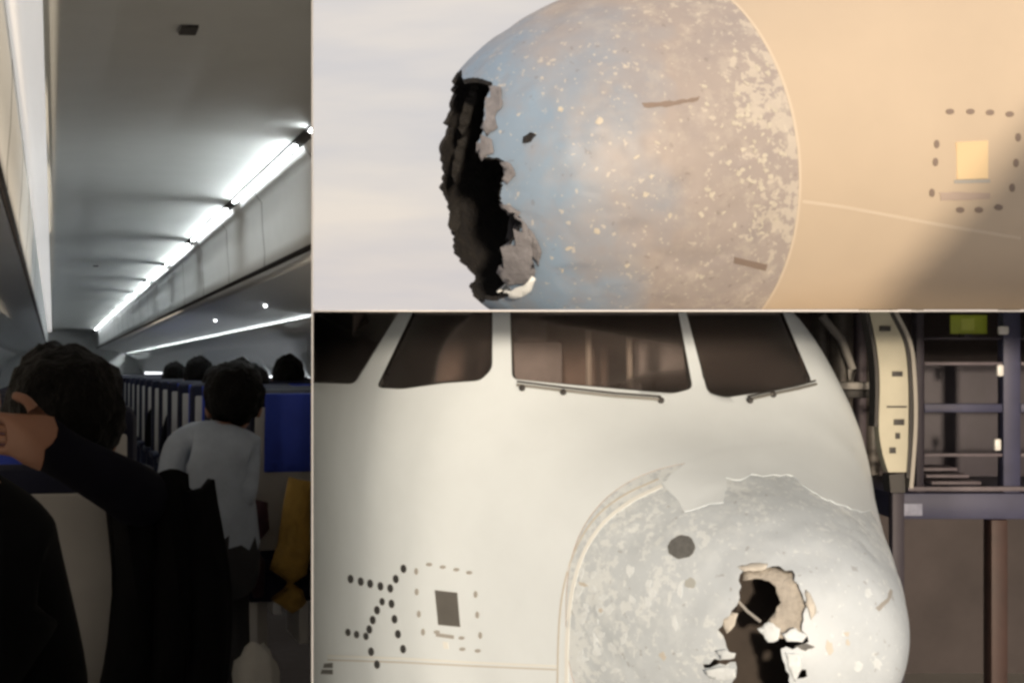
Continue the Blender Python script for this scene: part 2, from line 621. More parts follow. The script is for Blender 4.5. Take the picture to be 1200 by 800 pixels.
# ---- lower aircraft: white nose with cockpit windows, torn radome
YAW = R(10.5)
LOW = empty('airplane_nose', mat=Matrix.Translation((2.85, 7.62, ZC - 1.85)) @ Matrix((
    (-math.sin(YAW), math.cos(YAW), 0, 0), (math.cos(YAW), math.sin(YAW), 0, 0), (0, 0, 1, 0), (0, 0, 0, 1))))
tag(LOW, 'white airliner nose with cockpit windows and a dark ragged hole torn in its radome', 'airplane')
bpy.context.view_layer.update()
wL = knots([(0, 0.02), (.03, .20), (.1, .36), (.3, .55), (.6, .74), (1.0, .95), (1.3, 1.09), (1.6, 1.24), (2, 1.44), (2.6, 1.74), (3.4, 1.9), (5, 1.95), (6, 1.96), (9, 1.98)])
htL = knots([(0, 0.02), (.03, .20), (.1, .36), (.3, .54), (.6, .69), (1.0, .82), (1.3, .92), (1.7, 1.08), (2.1, 1.33), (2.6, 1.82), (3.2, 2.25), (4, 2.4), (6, 2.5), (9, 2.5)])
hbL = knots([(0, 0.02), (.03, .20), (.1, .36), (.3, .55), (.6, .72), (1.0, .86), (1.3, .95), (2, 1.25), (3, 1.75), (4, 2.3), (5, 2.7), (9, 2.9)])
RIM_L = 1.30
sv = [0.004 + RIM_L * (i / 70) ** 1.7 for i in range(70)] + [RIM_L]
sv = sorted(set(round(s, 5) for s in sv if s <= RIM_L))
rad_lo = loft('radome', wL, htL, hbL, sv, 150, [M['radome_lo'], M['inner']], 0.022, LOW, None, dent=0.013, cap_tip=True, seed=4.0, full=1.0)
sv2 = [RIM_L + 0.006 + (7.7) * (i / 80) ** 1.3 for i in range(81)]
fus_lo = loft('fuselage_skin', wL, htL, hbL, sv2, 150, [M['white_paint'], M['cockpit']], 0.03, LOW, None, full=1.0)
bvh_lo = world_bvh(rad_lo, fus_lo)

wins = {
    'side_rear': [(330, 340), (483, 340), (415, 450), (340, 447)],
    'side_front': [(496, 340), (577, 340), (577, 432), (563, 446), (520, 449), (470, 456), (441, 454)],
    'front_near': [(597, 335), (789, 335), (812, 455), (790, 461), (740, 457), (660, 450), (600, 444)],
    'front_far': [(796, 335), (904, 335), (952, 448), (930, 454), (850, 466), (829, 460)],
}
cutters, panes = [], []
for k, P in wins.items():
    RP = round_poly(P, 7)
    cutters.append(prism(RP, bvh_lo))
boolean(fus_lo, cutters, cutmat=M['seal'])
inner_glass = loft('pane_blank', lambda s: wL(s) - .012, lambda s: htL(s) - .012, lambda s: hbL(s) - .012, sv2, 110, [M['glass'], M['glass']], 0.010, LOW, None, full=1.0)
for (k, P), c in zip(wins.items(), cutters):
    # seal lip just inside the opening and the pane itself
    pn = inner_glass.copy(); pn.data = inner_glass.data.copy(); C.objects.link(pn); pn.name = 'window_pane'
    pn.parent = LOW
    boolean(pn, [c], 'INTERSECT')
    for i in range(len(pn.data.materials)): pn.data.materials[i] = M['glass']
    panes.append(pn)
bpy.data.objects.remove(inner_glass)
for c in cutters: bpy.data.objects.remove(c)
# black seals round the windows
for k, P in wins.items():
    RP = round_poly(P, 7)
    cen = Vector((sum(p[0] for p in RP) / len(RP), sum(p[1] for p in RP) / len(RP)))
    ring_o = [tuple(cen + (Vector(p) - cen) * 1.0) for p in RP]
    ring_i = []
    for p in RP:
        d = Vector(p) - cen
        ring_i.append(tuple(cen + d * (1 - 3.2 / max(d.length, 1))))
    V, F = [], []
    for p, q in zip(ring_o, ring_i):
        h, n = hit(bvh_lo, *p); h2, n2 = hit(bvh_lo, *q)
        if h is None or h2 is None: continue
        V += [h - n * .004, h2 - n2 * .010]
    nn = len(V) // 2
    iw = LOW.matrix_world.inverted()
    V = [iw @ v for v in V]
    F = [(2 * i, 2 * ((i + 1) % nn), 2 * ((i + 1) % nn) + 1, 2 * i + 1) for i in range(nn)]
    o = py_obj('window_seal', V, F, M['seal'], LOW, 60)
    sd = o.modifiers.new('s', 'SOLIDIFY'); sd.thickness = 0.006; sd.offset = -1

# torn hole in the radome
hole = ragged([(872, 668), (905, 664), (928, 668), (938, 690), (945, 708), (940, 738), (948, 752), (935, 757), (915, 760), (925, 790), (930, 830),
               (856, 830), (862, 775), (826, 782), (824, 777), (858, 768), (852, 758), (842, 738), (858, 715), (866, 700), (866, 680)], 2.6, 6, 3)
slit = ragged([(932, 782), (945, 784), (946, 792), (934, 795)], .8, 4, 5)
cut1 = [prism(hole, bvh_lo, .4, .25), prism(slit, bvh_lo, .3, .2)]
boolean(rad_lo, cut1, cutmat=M['laminate'])
for c in cut1: bpy.data.objects.remove(c)
# beige inner layer left hanging on the far side of the hole
lam = ragged([(868, 664), (905, 661), (932, 664), (944, 690), (950, 712), (944, 742), (938, 746), (910, 748), (900, 745), (886, 735), (896, 728), (908, 715), (914, 704), (908, 685),
              (900, 677), (885, 674), (868, 677)], 1.6, 6, 8)


def sunk(name, P, bvh, depth, material, parent, thick=0.008, step=7):
    bm = bmesh.new()
    bm.faces.new([bm.verts.new((x, y, 0)) for x, y in P])
    xs = [p[0] for p in P]; ys = [p[1] for p in P]
    x = min(xs) + step
    while x < max(xs):
        bmesh.ops.bisect_plane(bm, geom=bm.verts[:] + bm.edges[:] + bm.faces[:], plane_co=(x, 0, 0), plane_no=(1, 0, 0)); x += step
    y = min(ys) + step
    while y < max(ys):
        bmesh.ops.bisect_plane(bm, geom=bm.verts[:] + bm.edges[:] + bm.faces[:], plane_co=(0, y, 0), plane_no=(0, 1, 0)); y += step
    bmesh.ops.triangulate(bm, faces=bm.faces)
    iw = parent.matrix_world.inverted()
    for v in bm.verts:
        px, py = v.co.x, v.co.y
        h, n = hit(bvh, px, py)
        if h is None: h = cpt(px, py, 8); n = Vector((0, -1, 0))
        q = h - n * (depth + 0.012 * mnoise.noise(Vector((px * .07, py * .07, 1))))
        v.co = iw @ q
    o = bm_obj(name, bm, material, parent, 50)
    sd = o.modifiers.new('s', 'SOLIDIFY'); sd.thickness = thick; sd.offset = -1
    return o


sunk('torn_laminate', lam, bvh_lo, 0.028, M['laminate'], rad_lo)
for k_, (P_, m_, dep_) in enumerate([
        ([(838, 762), (852, 760), (864, 764), (862, 770), (846, 772)], 'chip_lo', -.012), ([(826, 784), (846, 780), (862, 782), (864, 792), (848, 796), (832, 792)], 'chip_lo', -.012),
        ([(844, 728), (856, 716), (864, 718), (860, 732), (850, 742)], 'seam_dim', .012), ([(886, 736), (900, 728), (914, 736), (912, 750), (900, 752)], 'chip_lo', .012),
        ([(916, 742), (932, 736), (946, 744), (940, 752), (922, 751)], 'chip_lo', -.006), ([(920, 764), (936, 766), (940, 782), (932, 798), (926, 786)], 'chip_lo', -.008),
        ([(944, 690), (952, 702), (956, 718), (950, 726), (944, 708)], 'seam_dim', -.008), ([(864, 664), (880, 660), (900, 661), (898, 667), (872, 670)], 'seam_dim', -.006)]):
    sunk('torn_shred', ragged(P_, 1.3, 5, 80 + k_), bvh_lo, dep_, M[m_], rad_lo, .0025, 5)
# radar bulkhead behind the hole, with a loose wire across it
bm = bmesh.new()
bmesh.ops.create_circle(bm, cap_ends=True, radius=0.86, segments=48, matrix=Matrix.Translation((1.18, 0, -.02)) @ Matrix.Rotation(R(90), 4, 'Y'))
o = bm_obj('radar_bulkhead', bm, M['inner'], LOW)
sd = o.modifiers.new('s', 'SOLIDIFY'); sd.thickness = .03
bm = bmesh.new()
bmesh.ops.create_cone(bm, cap_ends=True, radius1=.50, radius2=.50, depth=.03, segments=48, matrix=Matrix.Translation((.66, 0, -.05)) @ Matrix.Rotation(R(90), 4, 'Y'))
bm_obj('radar_antenna', bm, mat('antenna_brown', (0.055, 0.044, 0.037), .8, var=.3, vscale=5), LOW, 40)
bm = bmesh.new()
iw = LOW.matrix_world.inverted()
pa, pb = hit(bvh_lo, 864, 702)[0], hit(bvh_lo, 893, 729)[0]
mid = (pa + pb) / 2 + Vector((0, .04, -.01))
add_tube(bm, [iw @ (pa + Vector((0, .03, 0))), iw @ mid, iw @ (pb + Vector((0, .03, 0)))], 0.009, 8)
bm_obj('loose_wire', bm, M['faint'], rad_lo, 40)

# joint strip, remaining top paint, spots, stencils
dl = lambda nm, P, m_, par=LOW, lift=.003, step=None: decal(nm, P, bvh_lo, m_, par, lift, step)
dl('joint_strip', strip(smooth_line([(664, 812), (665, 740), (671, 690), (684, 648), (706, 614), (738, 588), (776, 569)]), 4.2), M['seam_pale'], LOW, .003)
dl('joint_strip', strip(smooth_line([(653, 812), (655, 735), (661, 686), (675, 642), (698, 606), (731, 580), (772, 561)]), 2.0), M['seam_dim'], LOW, .0015)
top_paint = ragged([(776, 566), (790, 582), (802, 600), (812, 597), (832, 590), (848, 589), (850, 575), (851, 560), (868, 563), (880, 556), (900, 558), (922, 556), (935, 562), (945, 572),
                    (962, 583), (985, 592), (1010, 600), (1024, 596), (1018, 570), (990, 530), (930, 518), (850, 525), (800, 545)], 1.4, 6, 12)
dl('remaining_paint', top_paint, M['white_paint'], LOW, .004, 9)
dl('worn_spot', ell(799, 641, 16, 13.5, 22, -0.2, .06, 3), M['spot'], rad_lo, .004, 5)
dl('worn_spot', ell(810, 683, 6.5, 7, 14, 0, .25, 4), mat('pale_worn_spot', (.40, .42, .41), .7), rad_lo, .002)
dl('scratch', ragged([(930, 757), (945, 753), (955, 757), (944, 762)], .8, 4, 3), M['spot'], rad_lo, .002)
dl('scratch', ragged([(1026, 712), (1040, 700), (1043, 690), (1046, 692), (1042, 704), (1030, 716)], .8, 4, 3), M['faint'], rad_lo, .002)
rr = random.Random(21)
for i in range(46):      # chips of filler showing through the radome paint
    a = rr.random()
    if a < .55: cx, cy = rr.gauss(692, 16), rr.uniform(660, 790)
    elif a < .8: cx, cy = rr.gauss(985, 28), rr.uniform(690, 790)
    else: cx, cy = rr.uniform(700, 830), rr.uniform(600, 790)
    if abs(cx - 880) < 70 and cy > 650: continue
    if cx < 672: continue
    dl('paint_chip', ell(cx, cy, rr.uniform(2, 5.5), rr.uniform(2.5, 8), 11, rr.uniform(-.6, .6), .4, i), M['chip_lo'] if rr.random() < .8 else M['seam_dim'], rad_lo, .0022)
dots = [(411, 678), (423, 681), (434, 683.5), (446, 686.5), (457.5, 689), (464, 678), (473, 666), (448, 704.5), (459, 707), (442, 714.5), (437, 726), (433, 737), (429, 745), (418, 743),
        (408, 740.5), (435, 763), (442, 778), (462.5, 725), (466.5, 742.5), (472.5, 760)]
for i, (x, y) in enumerate(dots):
    rx, ry = (3.3, 5.0) if i not in (7, 12, 13, 14) else (3.0, 4.4)
    dl('stencil_dot', ell(x, y, rx, ry, 14, -0.1), M['black'])
dl('static_port', [(510, 691), (536, 694), (539.5, 734), (514, 731.5)], M['grey_plate'], LOW, .005)
for (x, y, v) in [(503, 661, 0), (519, 664, 0), (535, 667, 0), (550, 670.5, 0), (488, 669, 1), (488.5, 693, 1), (491, 719, 1), (496, 740, 1), (557.5, 696, 1), (559.5, 720, 1), (563, 744, 1),
                  (512, 740, 0), (541, 747, 0), (542, 760, 0), (560, 762, 0)]:
    rx, ry = (2.2, 4) if v else (3.6, 2)
    dl('stencil_dash', ell(x, y, rx, ry, 10), M['faint'])
dl('stencil_dash', [(511, 741), (532, 744), (532, 748), (511, 745)], M['faint'])
dl('stencil_dash', [(519, 751), (525, 752), (526, 760), (520, 759)], M['seam_pale'])
dl('stencil_number', [(380, 777), (390, 776), (390, 782), (379, 782)], M['spot'])
dl('stencil_number', [(377.5, 784), (390, 784), (390, 789.5), (376, 789)], M['spot'])
dl('lap_seam', strip(smooth_line([(384, 768), (470, 771), (560, 776), (652, 780)], 14), 2.6), M['seam_pale'], LOW, .004)
dl('lap_seam', strip(smooth_line([(384, 772.5), (470, 775.5), (560, 780), (652, 784)], 14), 1.6), M['seam_dim'], LOW, .002)


# wipers
def wiper(pts, parts):
    """arm lying on the sill of a windscreen"""
    w_ = [hit(bvh_lo, x, y) for x, y in pts]
    w_ = [(h + n * .022) for h, n in w_ if h is not None]
    b2 = bmesh.new(); add_tube(b2, [iw @ p for p in w_], .0095, 8)
    arm = bm_obj('wiper', b2, M['wip'], LOW, 40)
    w2 = [hit(bvh_lo, x, y - 5) for x, y in pts]
    b2 = bmesh.new(); add_tube(b2, [iw @ (h + n * .012) for h, n in w2 if h is not None], .007, 8)
    bm_obj('wiper_blade', b2, M['seal'], arm, 40).parent = arm
    for x, y in parts:
        h, n = hit(bvh_lo, x, y)
        if h is None: continue
        b2 = bmesh.new(); bmesh.ops.create_uvsphere(b2, u_segments=12, v_segments=8, radius=.022, matrix=Matrix.Translation(iw @ (h + n * .015)))
        bm_obj('wiper_hub', b2, M['seal'], arm, 60)


M['wip'] = mat('wiper_metal', (.30, .29, .27), .45, metal=.6)
wiper([(606, 453), (660, 460), (720, 467), (774, 471)], [(612, 456), (660, 461), (774, 471)])
wiper([(876, 471), (905, 464), (932, 458), (954, 452)], [(878, 471), (905, 464)])

# cockpit inside
M['cockpit_seat'] = mat('cockpit_seat_fabric', (0.3, 0.3, 0.32), .9, var=.3)
bm = bmesh.new(); add_box(bm, 4.6, 4.64, -1.7, 1.7, 0.2, 1.83)
bm_obj('cockpit_bulkhead', bm, mat('bulkhead_brown', (.22, .18, .165), .8, var=.4, vscale=3), LOW)
bm = bmesh.new(); add_box(bm, 2.75, 3.89, -1.25, 1.25, 0.62, 0.66)
bm_obj('cockpit_floor', bm, M['cockpit'], LOW)
bm = bmesh.new(); add_box(bm, 2.35, 2.75, -1.0, 1.0, 0.70, 1.16, .04)
bm_obj('instrument_panel', bm, M['cockpit'], LOW)
for sy in (-.55, .55):
    bm = bmesh.new(); add_box(bm, 3.45, 3.58, sy - .25, sy + .25, .9, 1.62, .05); add_box(bm, 3.46, 3.56, sy - .13, sy + .13, 1.60, 1.80, .04)
    bm_obj('pilot_seat', bm, M['cockpit_seat'], LOW, 40)
for a_, y_ in ((3.1, -.9), (3.3, -.15), (3.35, .2)):
    bm = bmesh.new(); add_tube(bm, [(a_, y_, .66), (a_ + .05, y_, 1.83)], .025, 8)
    bm_obj('grab_post', bm, M['faint'], LOW, 40)

for o in [c for c in list(C.objects) if c.parent == LOW or (c.parent and c.parent.parent == LOW)]:
    if o.type == 'MESH':
        o = clip(o, 2, ZC - 0.014, 'less')
        if o: clip(o, 0, 0.004, 'more')

# ---- upper aircraft: cream nose whose radome has lost its tip
th = R(25)
dr = R(9)
bk = Vector((math.cos(th) * math.cos(dr), math.sin(th) * math.cos(dr), math.sin(dr))).normalized()
lt = Vector((math.sin(th), -math.cos(th), 0)).normalized()     # towards the camera side
upv = bk.cross(lt); upv = upv if upv.z > 0 else -upv
tip = Vector((0.69, 7.59, ZC + 0.605))
m4 = Matrix.Identity(4)
for i in range(3):
    m4[i][0], m4[i][1], m4[i][2], m4[i][3] = bk[i], lt[i], upv[i], tip[i]
UP = empty('airplane_nose', mat=m4)
tag(UP, 'cream airliner nose pointing left with its radome tip ripped open and blackened', 'airplane')
bpy.context.view_layer.update()
RIM_U = 1.45
prof = [(0, 0.02), (.03, .22), (.1, .40), (.2, .56), (.35, .71), (.6, .86), (1.0, 1.0), (1.45, 1.08), (2.2, 1.20), (3.2, 1.38), (5, 1.66), (8, 1.95)]
wU = knots(prof); htU = knots([(a, b * (1 if a < 1.4 else 1 + .10 * (a - 1.4))) for a, b in prof]); hbU = knots(prof)


def s0(ph):
    """torn edge of the nose: how far back from the tip the skin survives, round the axis (ph: 0 top, 90 camera side)"""
    v = Vector((math.cos(ph), math.sin(ph), 0))
    sp = math.sin(ph)
    base = 0.215 - 0.025 * math.cos(ph) - (0.095 if sp > 0 else 0.24) * sp
    near = max(0, math.sin(ph))
    n1 = mnoise.noise(v * 2.3 + Vector((1.3, 4.0, 0))) * 0.09
    n2 = mnoise.noise(v * 4.6 + Vector((0, 2.0, 5))) * 0.05
    n3 = mnoise.noise(v * 26.0) * 0.007
    return max(0.05, base + n1 + n2 + n3 + 0.02 * near)


# the torn edge on the camera side follows the photograph's outline, measured on the whole cone
probe = loft('probe', wU, htU, hbU, [0.004 + RIM_U * (i / 50) ** 1.6 for i in range(51)], 140, [M['charred'], M['charred']], 0.03, UP, None)
bvh_probe = world_bvh(probe)
edge = []
for q in [(578, 98), (567, 120), (567, 150), (558, 172), (566, 184), (588, 187), (597, 197), (588, 214), (586, 236), (593, 246), (606, 250), (613, 264), (603, 282), (593, 300), (591, 320), (593, 333), (602, 345)]:
    h_, n_ = hit(bvh_probe, *q)
    if h_ is None: continue
    l_ = UP.matrix_world.inverted() @ h_
    edge.append((math.degrees(math.atan2(l_.y, l_.z)), l_.x))
bpy.data.objects.remove(probe)
edge.sort()
print('EDGE', [(round(a), round(b, 2)) for a, b in edge])
ea, es = [e[0] for e in edge], [e[1] for e in edge]


def s0(ph):
    d = math.degrees(ph)
    if d > 250: d -= 360
    v = Vector((math.cos(ph), math.sin(ph), 0))
    rag = mnoise.noise(v * 26.0) * 0.008 + mnoise.noise(v * 60.0) * 0.004
    if ea[0] <= d <= ea[-1]:
        return max(.03, float(np.interp(d, ea, es)) + rag)
    t_ = max(0, min(1, (min((ea[0] - d) % 360, (d - ea[-1]) % 360) - 28) / 42))
    end = es[0] if (ea[0] - d) % 360 < (d - ea[-1]) % 360 else es[-1]
    far = 0.47 + mnoise.noise(v * 3.0) * .07 + mnoise.noise(v * 8.0) * .07 + mnoise.noise(v * 21.0) * .05
    return end * (1 - t_) + far * t_ + rag * (.4 + 2.0 * t_)


svu = [0 + (i / 70) ** 1.25 * RIM_U for i in range(71)]
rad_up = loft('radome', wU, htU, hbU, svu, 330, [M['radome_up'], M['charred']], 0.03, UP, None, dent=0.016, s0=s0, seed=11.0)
svf = [RIM_U + .008 + 5.5 * (i / 60) ** 1.2 for i in range(61)]
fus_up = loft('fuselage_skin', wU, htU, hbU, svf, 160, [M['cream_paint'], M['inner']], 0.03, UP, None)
bvh_up = world_bvh(rad_up, fus_up)
bm = bmesh.new()
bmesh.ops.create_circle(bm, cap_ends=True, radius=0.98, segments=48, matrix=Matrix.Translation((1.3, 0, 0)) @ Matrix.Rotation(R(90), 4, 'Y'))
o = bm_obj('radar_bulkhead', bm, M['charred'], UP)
sd = o.modifiers.new('s', 'SOLIDIFY'); sd.thickness = .03

du = lambda nm, P, m_, par=UP, lift=.003, step=None: decal(nm, P, bvh_up, m_, par, lift, step)
du('lap_seam', strip(smooth_line([(940, 236), (990, 243), (1050, 254), (1110, 265), (1196, 279)]), 3.6), M['ring'], UP, .002)
du('static_port', [(1120, 167), (1157, 165), (1157, 209), (1121, 210)], M['sunset_plate'], UP, .006)
du('port_surround', strip([(1118, 213), (1160, 212)], 4), M['faint'], UP, .003)
for (x, y, v) in [(1113, 131, 0), (1137, 131, 0), (1160, 132, 0), (1183, 134, 0), (1097.5, 169, 1), (1096, 190, 1), (1092, 226, 1), (1193, 161, 1), (1190.5, 191, 1), (1186, 220, 1),
                  (1125, 246, 0), (1147, 246, 0), (1170, 243, 0)]:
    rx, ry = (3.2, 5) if v else (5, 3.4)
    du('rivet_mark', ell(x, y, rx, ry, 12), M['brown_mark'])
du('port_placard', ragged([(1101, 225), (1160, 226), (1160, 233), (1102, 235)], .7, 8, 2), mat('tan_placard', (.42, .34, .29), .7), UP, .003)
du('diverter_slot', [(861, 301), (899, 310), (897, 317), (860, 308)], M['brown_mark'], rad_up, .004)
du('hail_dent', ragged([(613, 161), (622, 155), (629, 158), (622, 166), (612, 168)], 1, 4, 3), M['charred'], rad_up, .003)
du('scratch', ragged([(752, 121), (790, 119), (820, 113), (818, 118), (785, 125), (755, 126)], 1, 5, 3), M['brown_mark'], rad_up, .002)
rr = random.Random(5)
for i in range(90):
    if rr.random() < .7: cx, cy = rr.gauss(890, 26), rr.gauss(190, 62)
    else: cx, cy = rr.uniform(650, 900), rr.uniform(90, 330)
    if cx > 921 - 0.0011 * (cy - 190) ** 2 or cy < 40 or cy > 350: continue
    du('paint_chip', ell(cx, cy, rr.uniform(1.2, 4.2), rr.uniform(1.2, 3.6), 10, rr.uniform(-1, 1), .45, i), M['chip_up'], rad_up, .002)
# joint ring round the radome
ringV, ringF = [], []
nr = 160
for k in range(nr):
    ph = 2 * math.pi * k / nr
    for ds, off in ((-.007, .002), (.008, .002), (.008, -.01), (-.007, -.01)):
        s = RIM_U + ds
        hh = (htU if math.cos(ph) > 0 else hbU)(s)
        ringV.append((s, (wU(s) + off) * math.sin(ph), (hh + off) * math.cos(ph)))
for k in range(nr):
    for j in range(4):
        ringF.append((4 * k + j, 4 * ((k + 1) % nr) + j, 4 * ((k + 1) % nr) + (j + 1) % 4, 4 * k + (j + 1) % 4))
py_obj('joint_ring', ringV, ringF, M['ring'], UP, 40)

# torn flap hanging at the lower lip
M['fray'] = mat('frayed_core', (.022, .020, .018), .95, var=.6, vscale=25, bump=.8)
M['flap'] = mat('torn_grey_laminate', (.24, .235, .25), .8, var=.4, vscale=9, bump=.5)
sunk('torn_flap', ragged([(594, 256), (606, 250), (618, 262), (627, 278), (626, 300), (629, 318), (618, 328), (600, 330), (590, 318), (588, 285)], 1.6, 6, 4), bvh_up, -0.03, M['flap'], rad_up)
sunk('torn_lip', ragged([(588, 336), (604, 334), (618, 326), (627, 316), (631, 320), (626, 332), (610, 341), (592, 343)], 1.2, 5, 4), bvh_up, -0.05, M['seam_pale'], rad_up)

for k_, (P_, m_, dep_) in enumerate([
        ([(566, 118), (576, 100), (588, 104), (590, 122), (580, 138), (584, 150), (572, 160), (567, 150)], 'flap', -.012),
        ([(556, 172), (566, 158), (578, 164), (580, 180), (566, 186)], 'flap', -.012),
        ([(590, 190), (600, 192), (606, 205), (596, 216), (590, 206)], 'flap', -.012),
        ([(588, 238), (598, 240), (612, 248), (606, 256), (594, 252)], 'flap', -.012),
        ([(612, 262), (624, 268), (636, 292), (632, 310), (626, 296), (620, 280)], 'flap', -.02)]):
    sunk('torn_shred', ragged(P_, 1.4, 5, 40 + k_), bvh_up, dep_, M[m_], rad_up, .006, 5)
for k_, P_ in enumerate([[(552, 100), (561, 98), (558, 116), (550, 140), (541, 158), (537, 150), (543, 124)], [(536, 165), (546, 160), (540, 190), (533, 214), (529, 205)],
                         [(528, 240), (537, 236), (540, 262), (534, 278), (525, 264)]]):
    bm = bmesh.new()
    f_ = bm.faces.new([bm.verts.new(cpt(x, y, 8.05 + .012 * (i % 3))) for i, (x, y) in enumerate(ragged(P_, 1.5, 5, 60 + k_))])
    for v in bmesh.ops.extrude_face_region(bm, geom=[f_])["geom"]:
        if isinstance(v, bmesh.types.BMVert): v.co += Vector((.012, .03, 0))
    bmesh.ops.triangulate(bm, faces=bm.faces)
    bm.transform(UP.matrix_world.inverted())
    bm_obj('torn_shred', bm, M['fray'], rad_up)

for o in [c for c in list(C.objects) if c.parent == UP or (c.parent and c.parent.parent == UP)]:
    if o.type == 'MESH':
        o = clip(o, 2, ZC + 0.004, 'more')

# sloping wall added out of view to cast shade on the cream fuselage
bm = bmesh.new()
rv = [(3.02, ZC + .30), (3.36, ZC + .76), (4.1, ZC + 1.64), (4.7, ZC + 1.64), (4.7, 0.002), (4.55, 0.002), (4.55, ZC + .30)]
f0 = bm.faces.new([bm.verts.new((x, 1.4, z + (.17 if z > ZC else 0))) for x, z in rv])
for v in bmesh.ops.extrude_face_region(bm, geom=[f0])["geom"]:
    if isinstance(v, bmesh.types.BMVert): v.co.y += 0.6
tag(bm_obj('shade_ramp', bm, M['partition']), 'added sloping wall out of view that shades the cream fuselage', kind='structure')

# ------------------------------------------------------------------ maintenance dock and hangar gear beside the white nose
M['dock_blue'] = mat('dock_blue_paint', (0.042, 0.045, 0.095), .55, var=.25, vscale=5)
M['dock_dark'] = mat('dock_dark_paint', (0.032, 0.026, 0.040), .6, var=.3, vscale=5)
M['dock_pale'] = mat('dock_worn_edge', (0.13, 0.11, 0.13), .6, var=.3)
M['cowl'] = mat('cream_cowl_paint', (0.48, 0.46, 0.36), .5, var=.12, vscale=4)
M['lime'] = mat('lime_sign', (0.42, 0.52, 0.05), .5, var=.2, vscale=10)
M['lamp_white'] = mat('white_fitting', (0.70, 0.70, 0.68), .4)
M['duct'] = mat('grey_duct', (0.11, 0.10, 0.09), .5, var=.5, vscale=6, col2=(.05, .045, .04))
DD = 11.0


def bar(name, x0, y0, x1, y1, d0, d1, m_, parent, bev=.006):
    """box between two picture corners, from d0 to d1 metres deep"""
    a, b_ = cpt(x0, y0, d0), cpt(x1, y1, d0)
    bm = bmesh.new()
    add_box(bm, min(a.x, b_.x), max(a.x, b_.x), d0, d1, min(a.z, b_.z), max(a.z, b_.z), bev)
    bm.transform(parent.matrix_world.inverted())
    return bm_obj(name, bm, m_, parent, 40)


dock = empty('maintenance_dock', (5.4, 11.3, 0))
tag(dock, 'dark blue steel access dock with rails standing beside the white nose', 'scaffold')
bpy.context.view_layer.update()
bar('deck_beam', 1046, 578, 1330, 608, DD, DD + 1.2, M['dock_blue'], dock)
bar('toe_board', 1064, 570, 1330, 575.5, DD + .01, DD + .05, M['dock_pale'], dock)
for x0, x1 in ((1074, 1083), (1176, 1196), (1290, 1310)):
    bar('post', x0, 300, x1, 577.5, DD + .06, DD + .16, M['dock_blue' if x0 > 1100 else 'dock_dark'], dock)
for x0, x1 in ((1162, 1181), (1290, 1310)):
    o = bar('support_post', x0, 609, x1, 1010, DD + .06, DD + .2, M['hangar_steel'], dock)
for y0, y1, k in ((424, 428, 'dock_pale'), (473, 483, 'dock_blue'), (531, 535, 'dock_pale'), (395, 398, 'dock_dark')):
    bar('rail', 1083.5, y0, 1175.5, y1, DD + .08, DD + .12, M[k], dock)
    bar('rail', 1196.5, y0, 1289.5, y1, DD + .08, DD + .12, M[k], dock)
for i in range(3):
    bar('tread', 1080 + 6 * i, 548 + 8 * i, 1122 + 14 * i, 551.5 + 8 * i, DD + .30, DD + .55, M['dock_pale'], dock, .003)
bar('back_panel', 1083, 428, 1330, 570, DD + 1.15, DD + 1.19, M['dock_dark'], dock)
bar('label_patch', 1051, 590, 1081, 604, DD - .012, DD - .001, mat('pale_blue_plate', (.36, .38, .50), .6, var=.4, vscale=16), dock, .002)
for x, y, rx, ry in ((1177, 387, 6, 5), (1173, 434, 4, 7), (1170, 521, 4, 7)):
    o = bar('fitting', x - rx, y - ry, x + rx, y + ry, DD + .02, DD + .058, M['lamp_white'], dock, .015)
sg = empty('sign', cpt(1135, 391, DD + .2)); tag(sg, 'small lime green sign plate at the top of the dark dock', 'sign')
bpy.context.view_layer.update()
bar('plate', 1114, 369, 1157, 391, DD + .20, DD + .215, M['lime'], sg, .003)
bar('light_panel', 1126, 373, 1142, 387, DD + .192, DD + .199, mat('yellow_green_face', (.50, .58, .10), .5), sg, .002)
bar('bracket', 1130, 391, 1140, 395, DD + .205, DD + .3, M['dock_dark'], sg, .002)


def slab_px(name, P, d0, d1, m_, parent):
    """outline given as picture corners at depth d0, pushed straight back to d1"""
    bm = bmesh.new()
    a = [bm.verts.new(cpt(x, y, d0)) for x, y in P]
    f = bm.faces.new(a)
    r = bmesh.ops.extrude_face_region(bm, geom=[f])
    for v in r["geom"]:
        if isinstance(v, bmesh.types.BMVert): v.co.y += d1 - d0
    bmesh.ops.triangulate(bm, faces=[q for q in bm.faces if len(q.verts) > 4])
    bm.transform(parent.matrix_world.inverted())
    return bm_obj(name, bm, m_, parent, 40)


DC = 10.75
cw = empty('curved_panel', (4.4, DC, ZC - 1.4)); tag(cw, 'tall curved cream panel with black latches standing behind the white nose', 'panel')
bpy.context.view_layer.update()
Lx = smooth_line([(1012, 330), (1019, 365), (1028, 410), (1031, 450), (1030, 500), (1034, 530), (1041, 553)])
Rx = smooth_line([(1030, 330), (1042, 365), (1059, 402), (1064, 445), (1064.5, 500), (1063, 553)])
slab_px('panel_skin', Lx + Rx[::-1], DC, DC + .10, M['cowl'], cw)
slab_px('edge_seal', strip(smooth_line([(1033, 330), (1045, 365), (1062, 402), (1067, 445), (1067.5, 500), (1064, 560)]), 3.5), DC - .01, DC + .12, M['seal'], cw)
slab_px('edge_rim', strip(smooth_line([(1038, 330), (1050, 365), (1067, 402), (1072, 445), (1073, 500), (1068, 572)]), 4.5), DC + .0, DC + .12, mat('worn_rim', (.40, .38, .34), .5), cw)
slab_px('inner_seal', strip(smooth_line([(1009, 330), (1016, 365), (1025, 410), (1028, 450), (1027, 500)]), 4), DC - .005, DC + .12, M['seal'], cw)
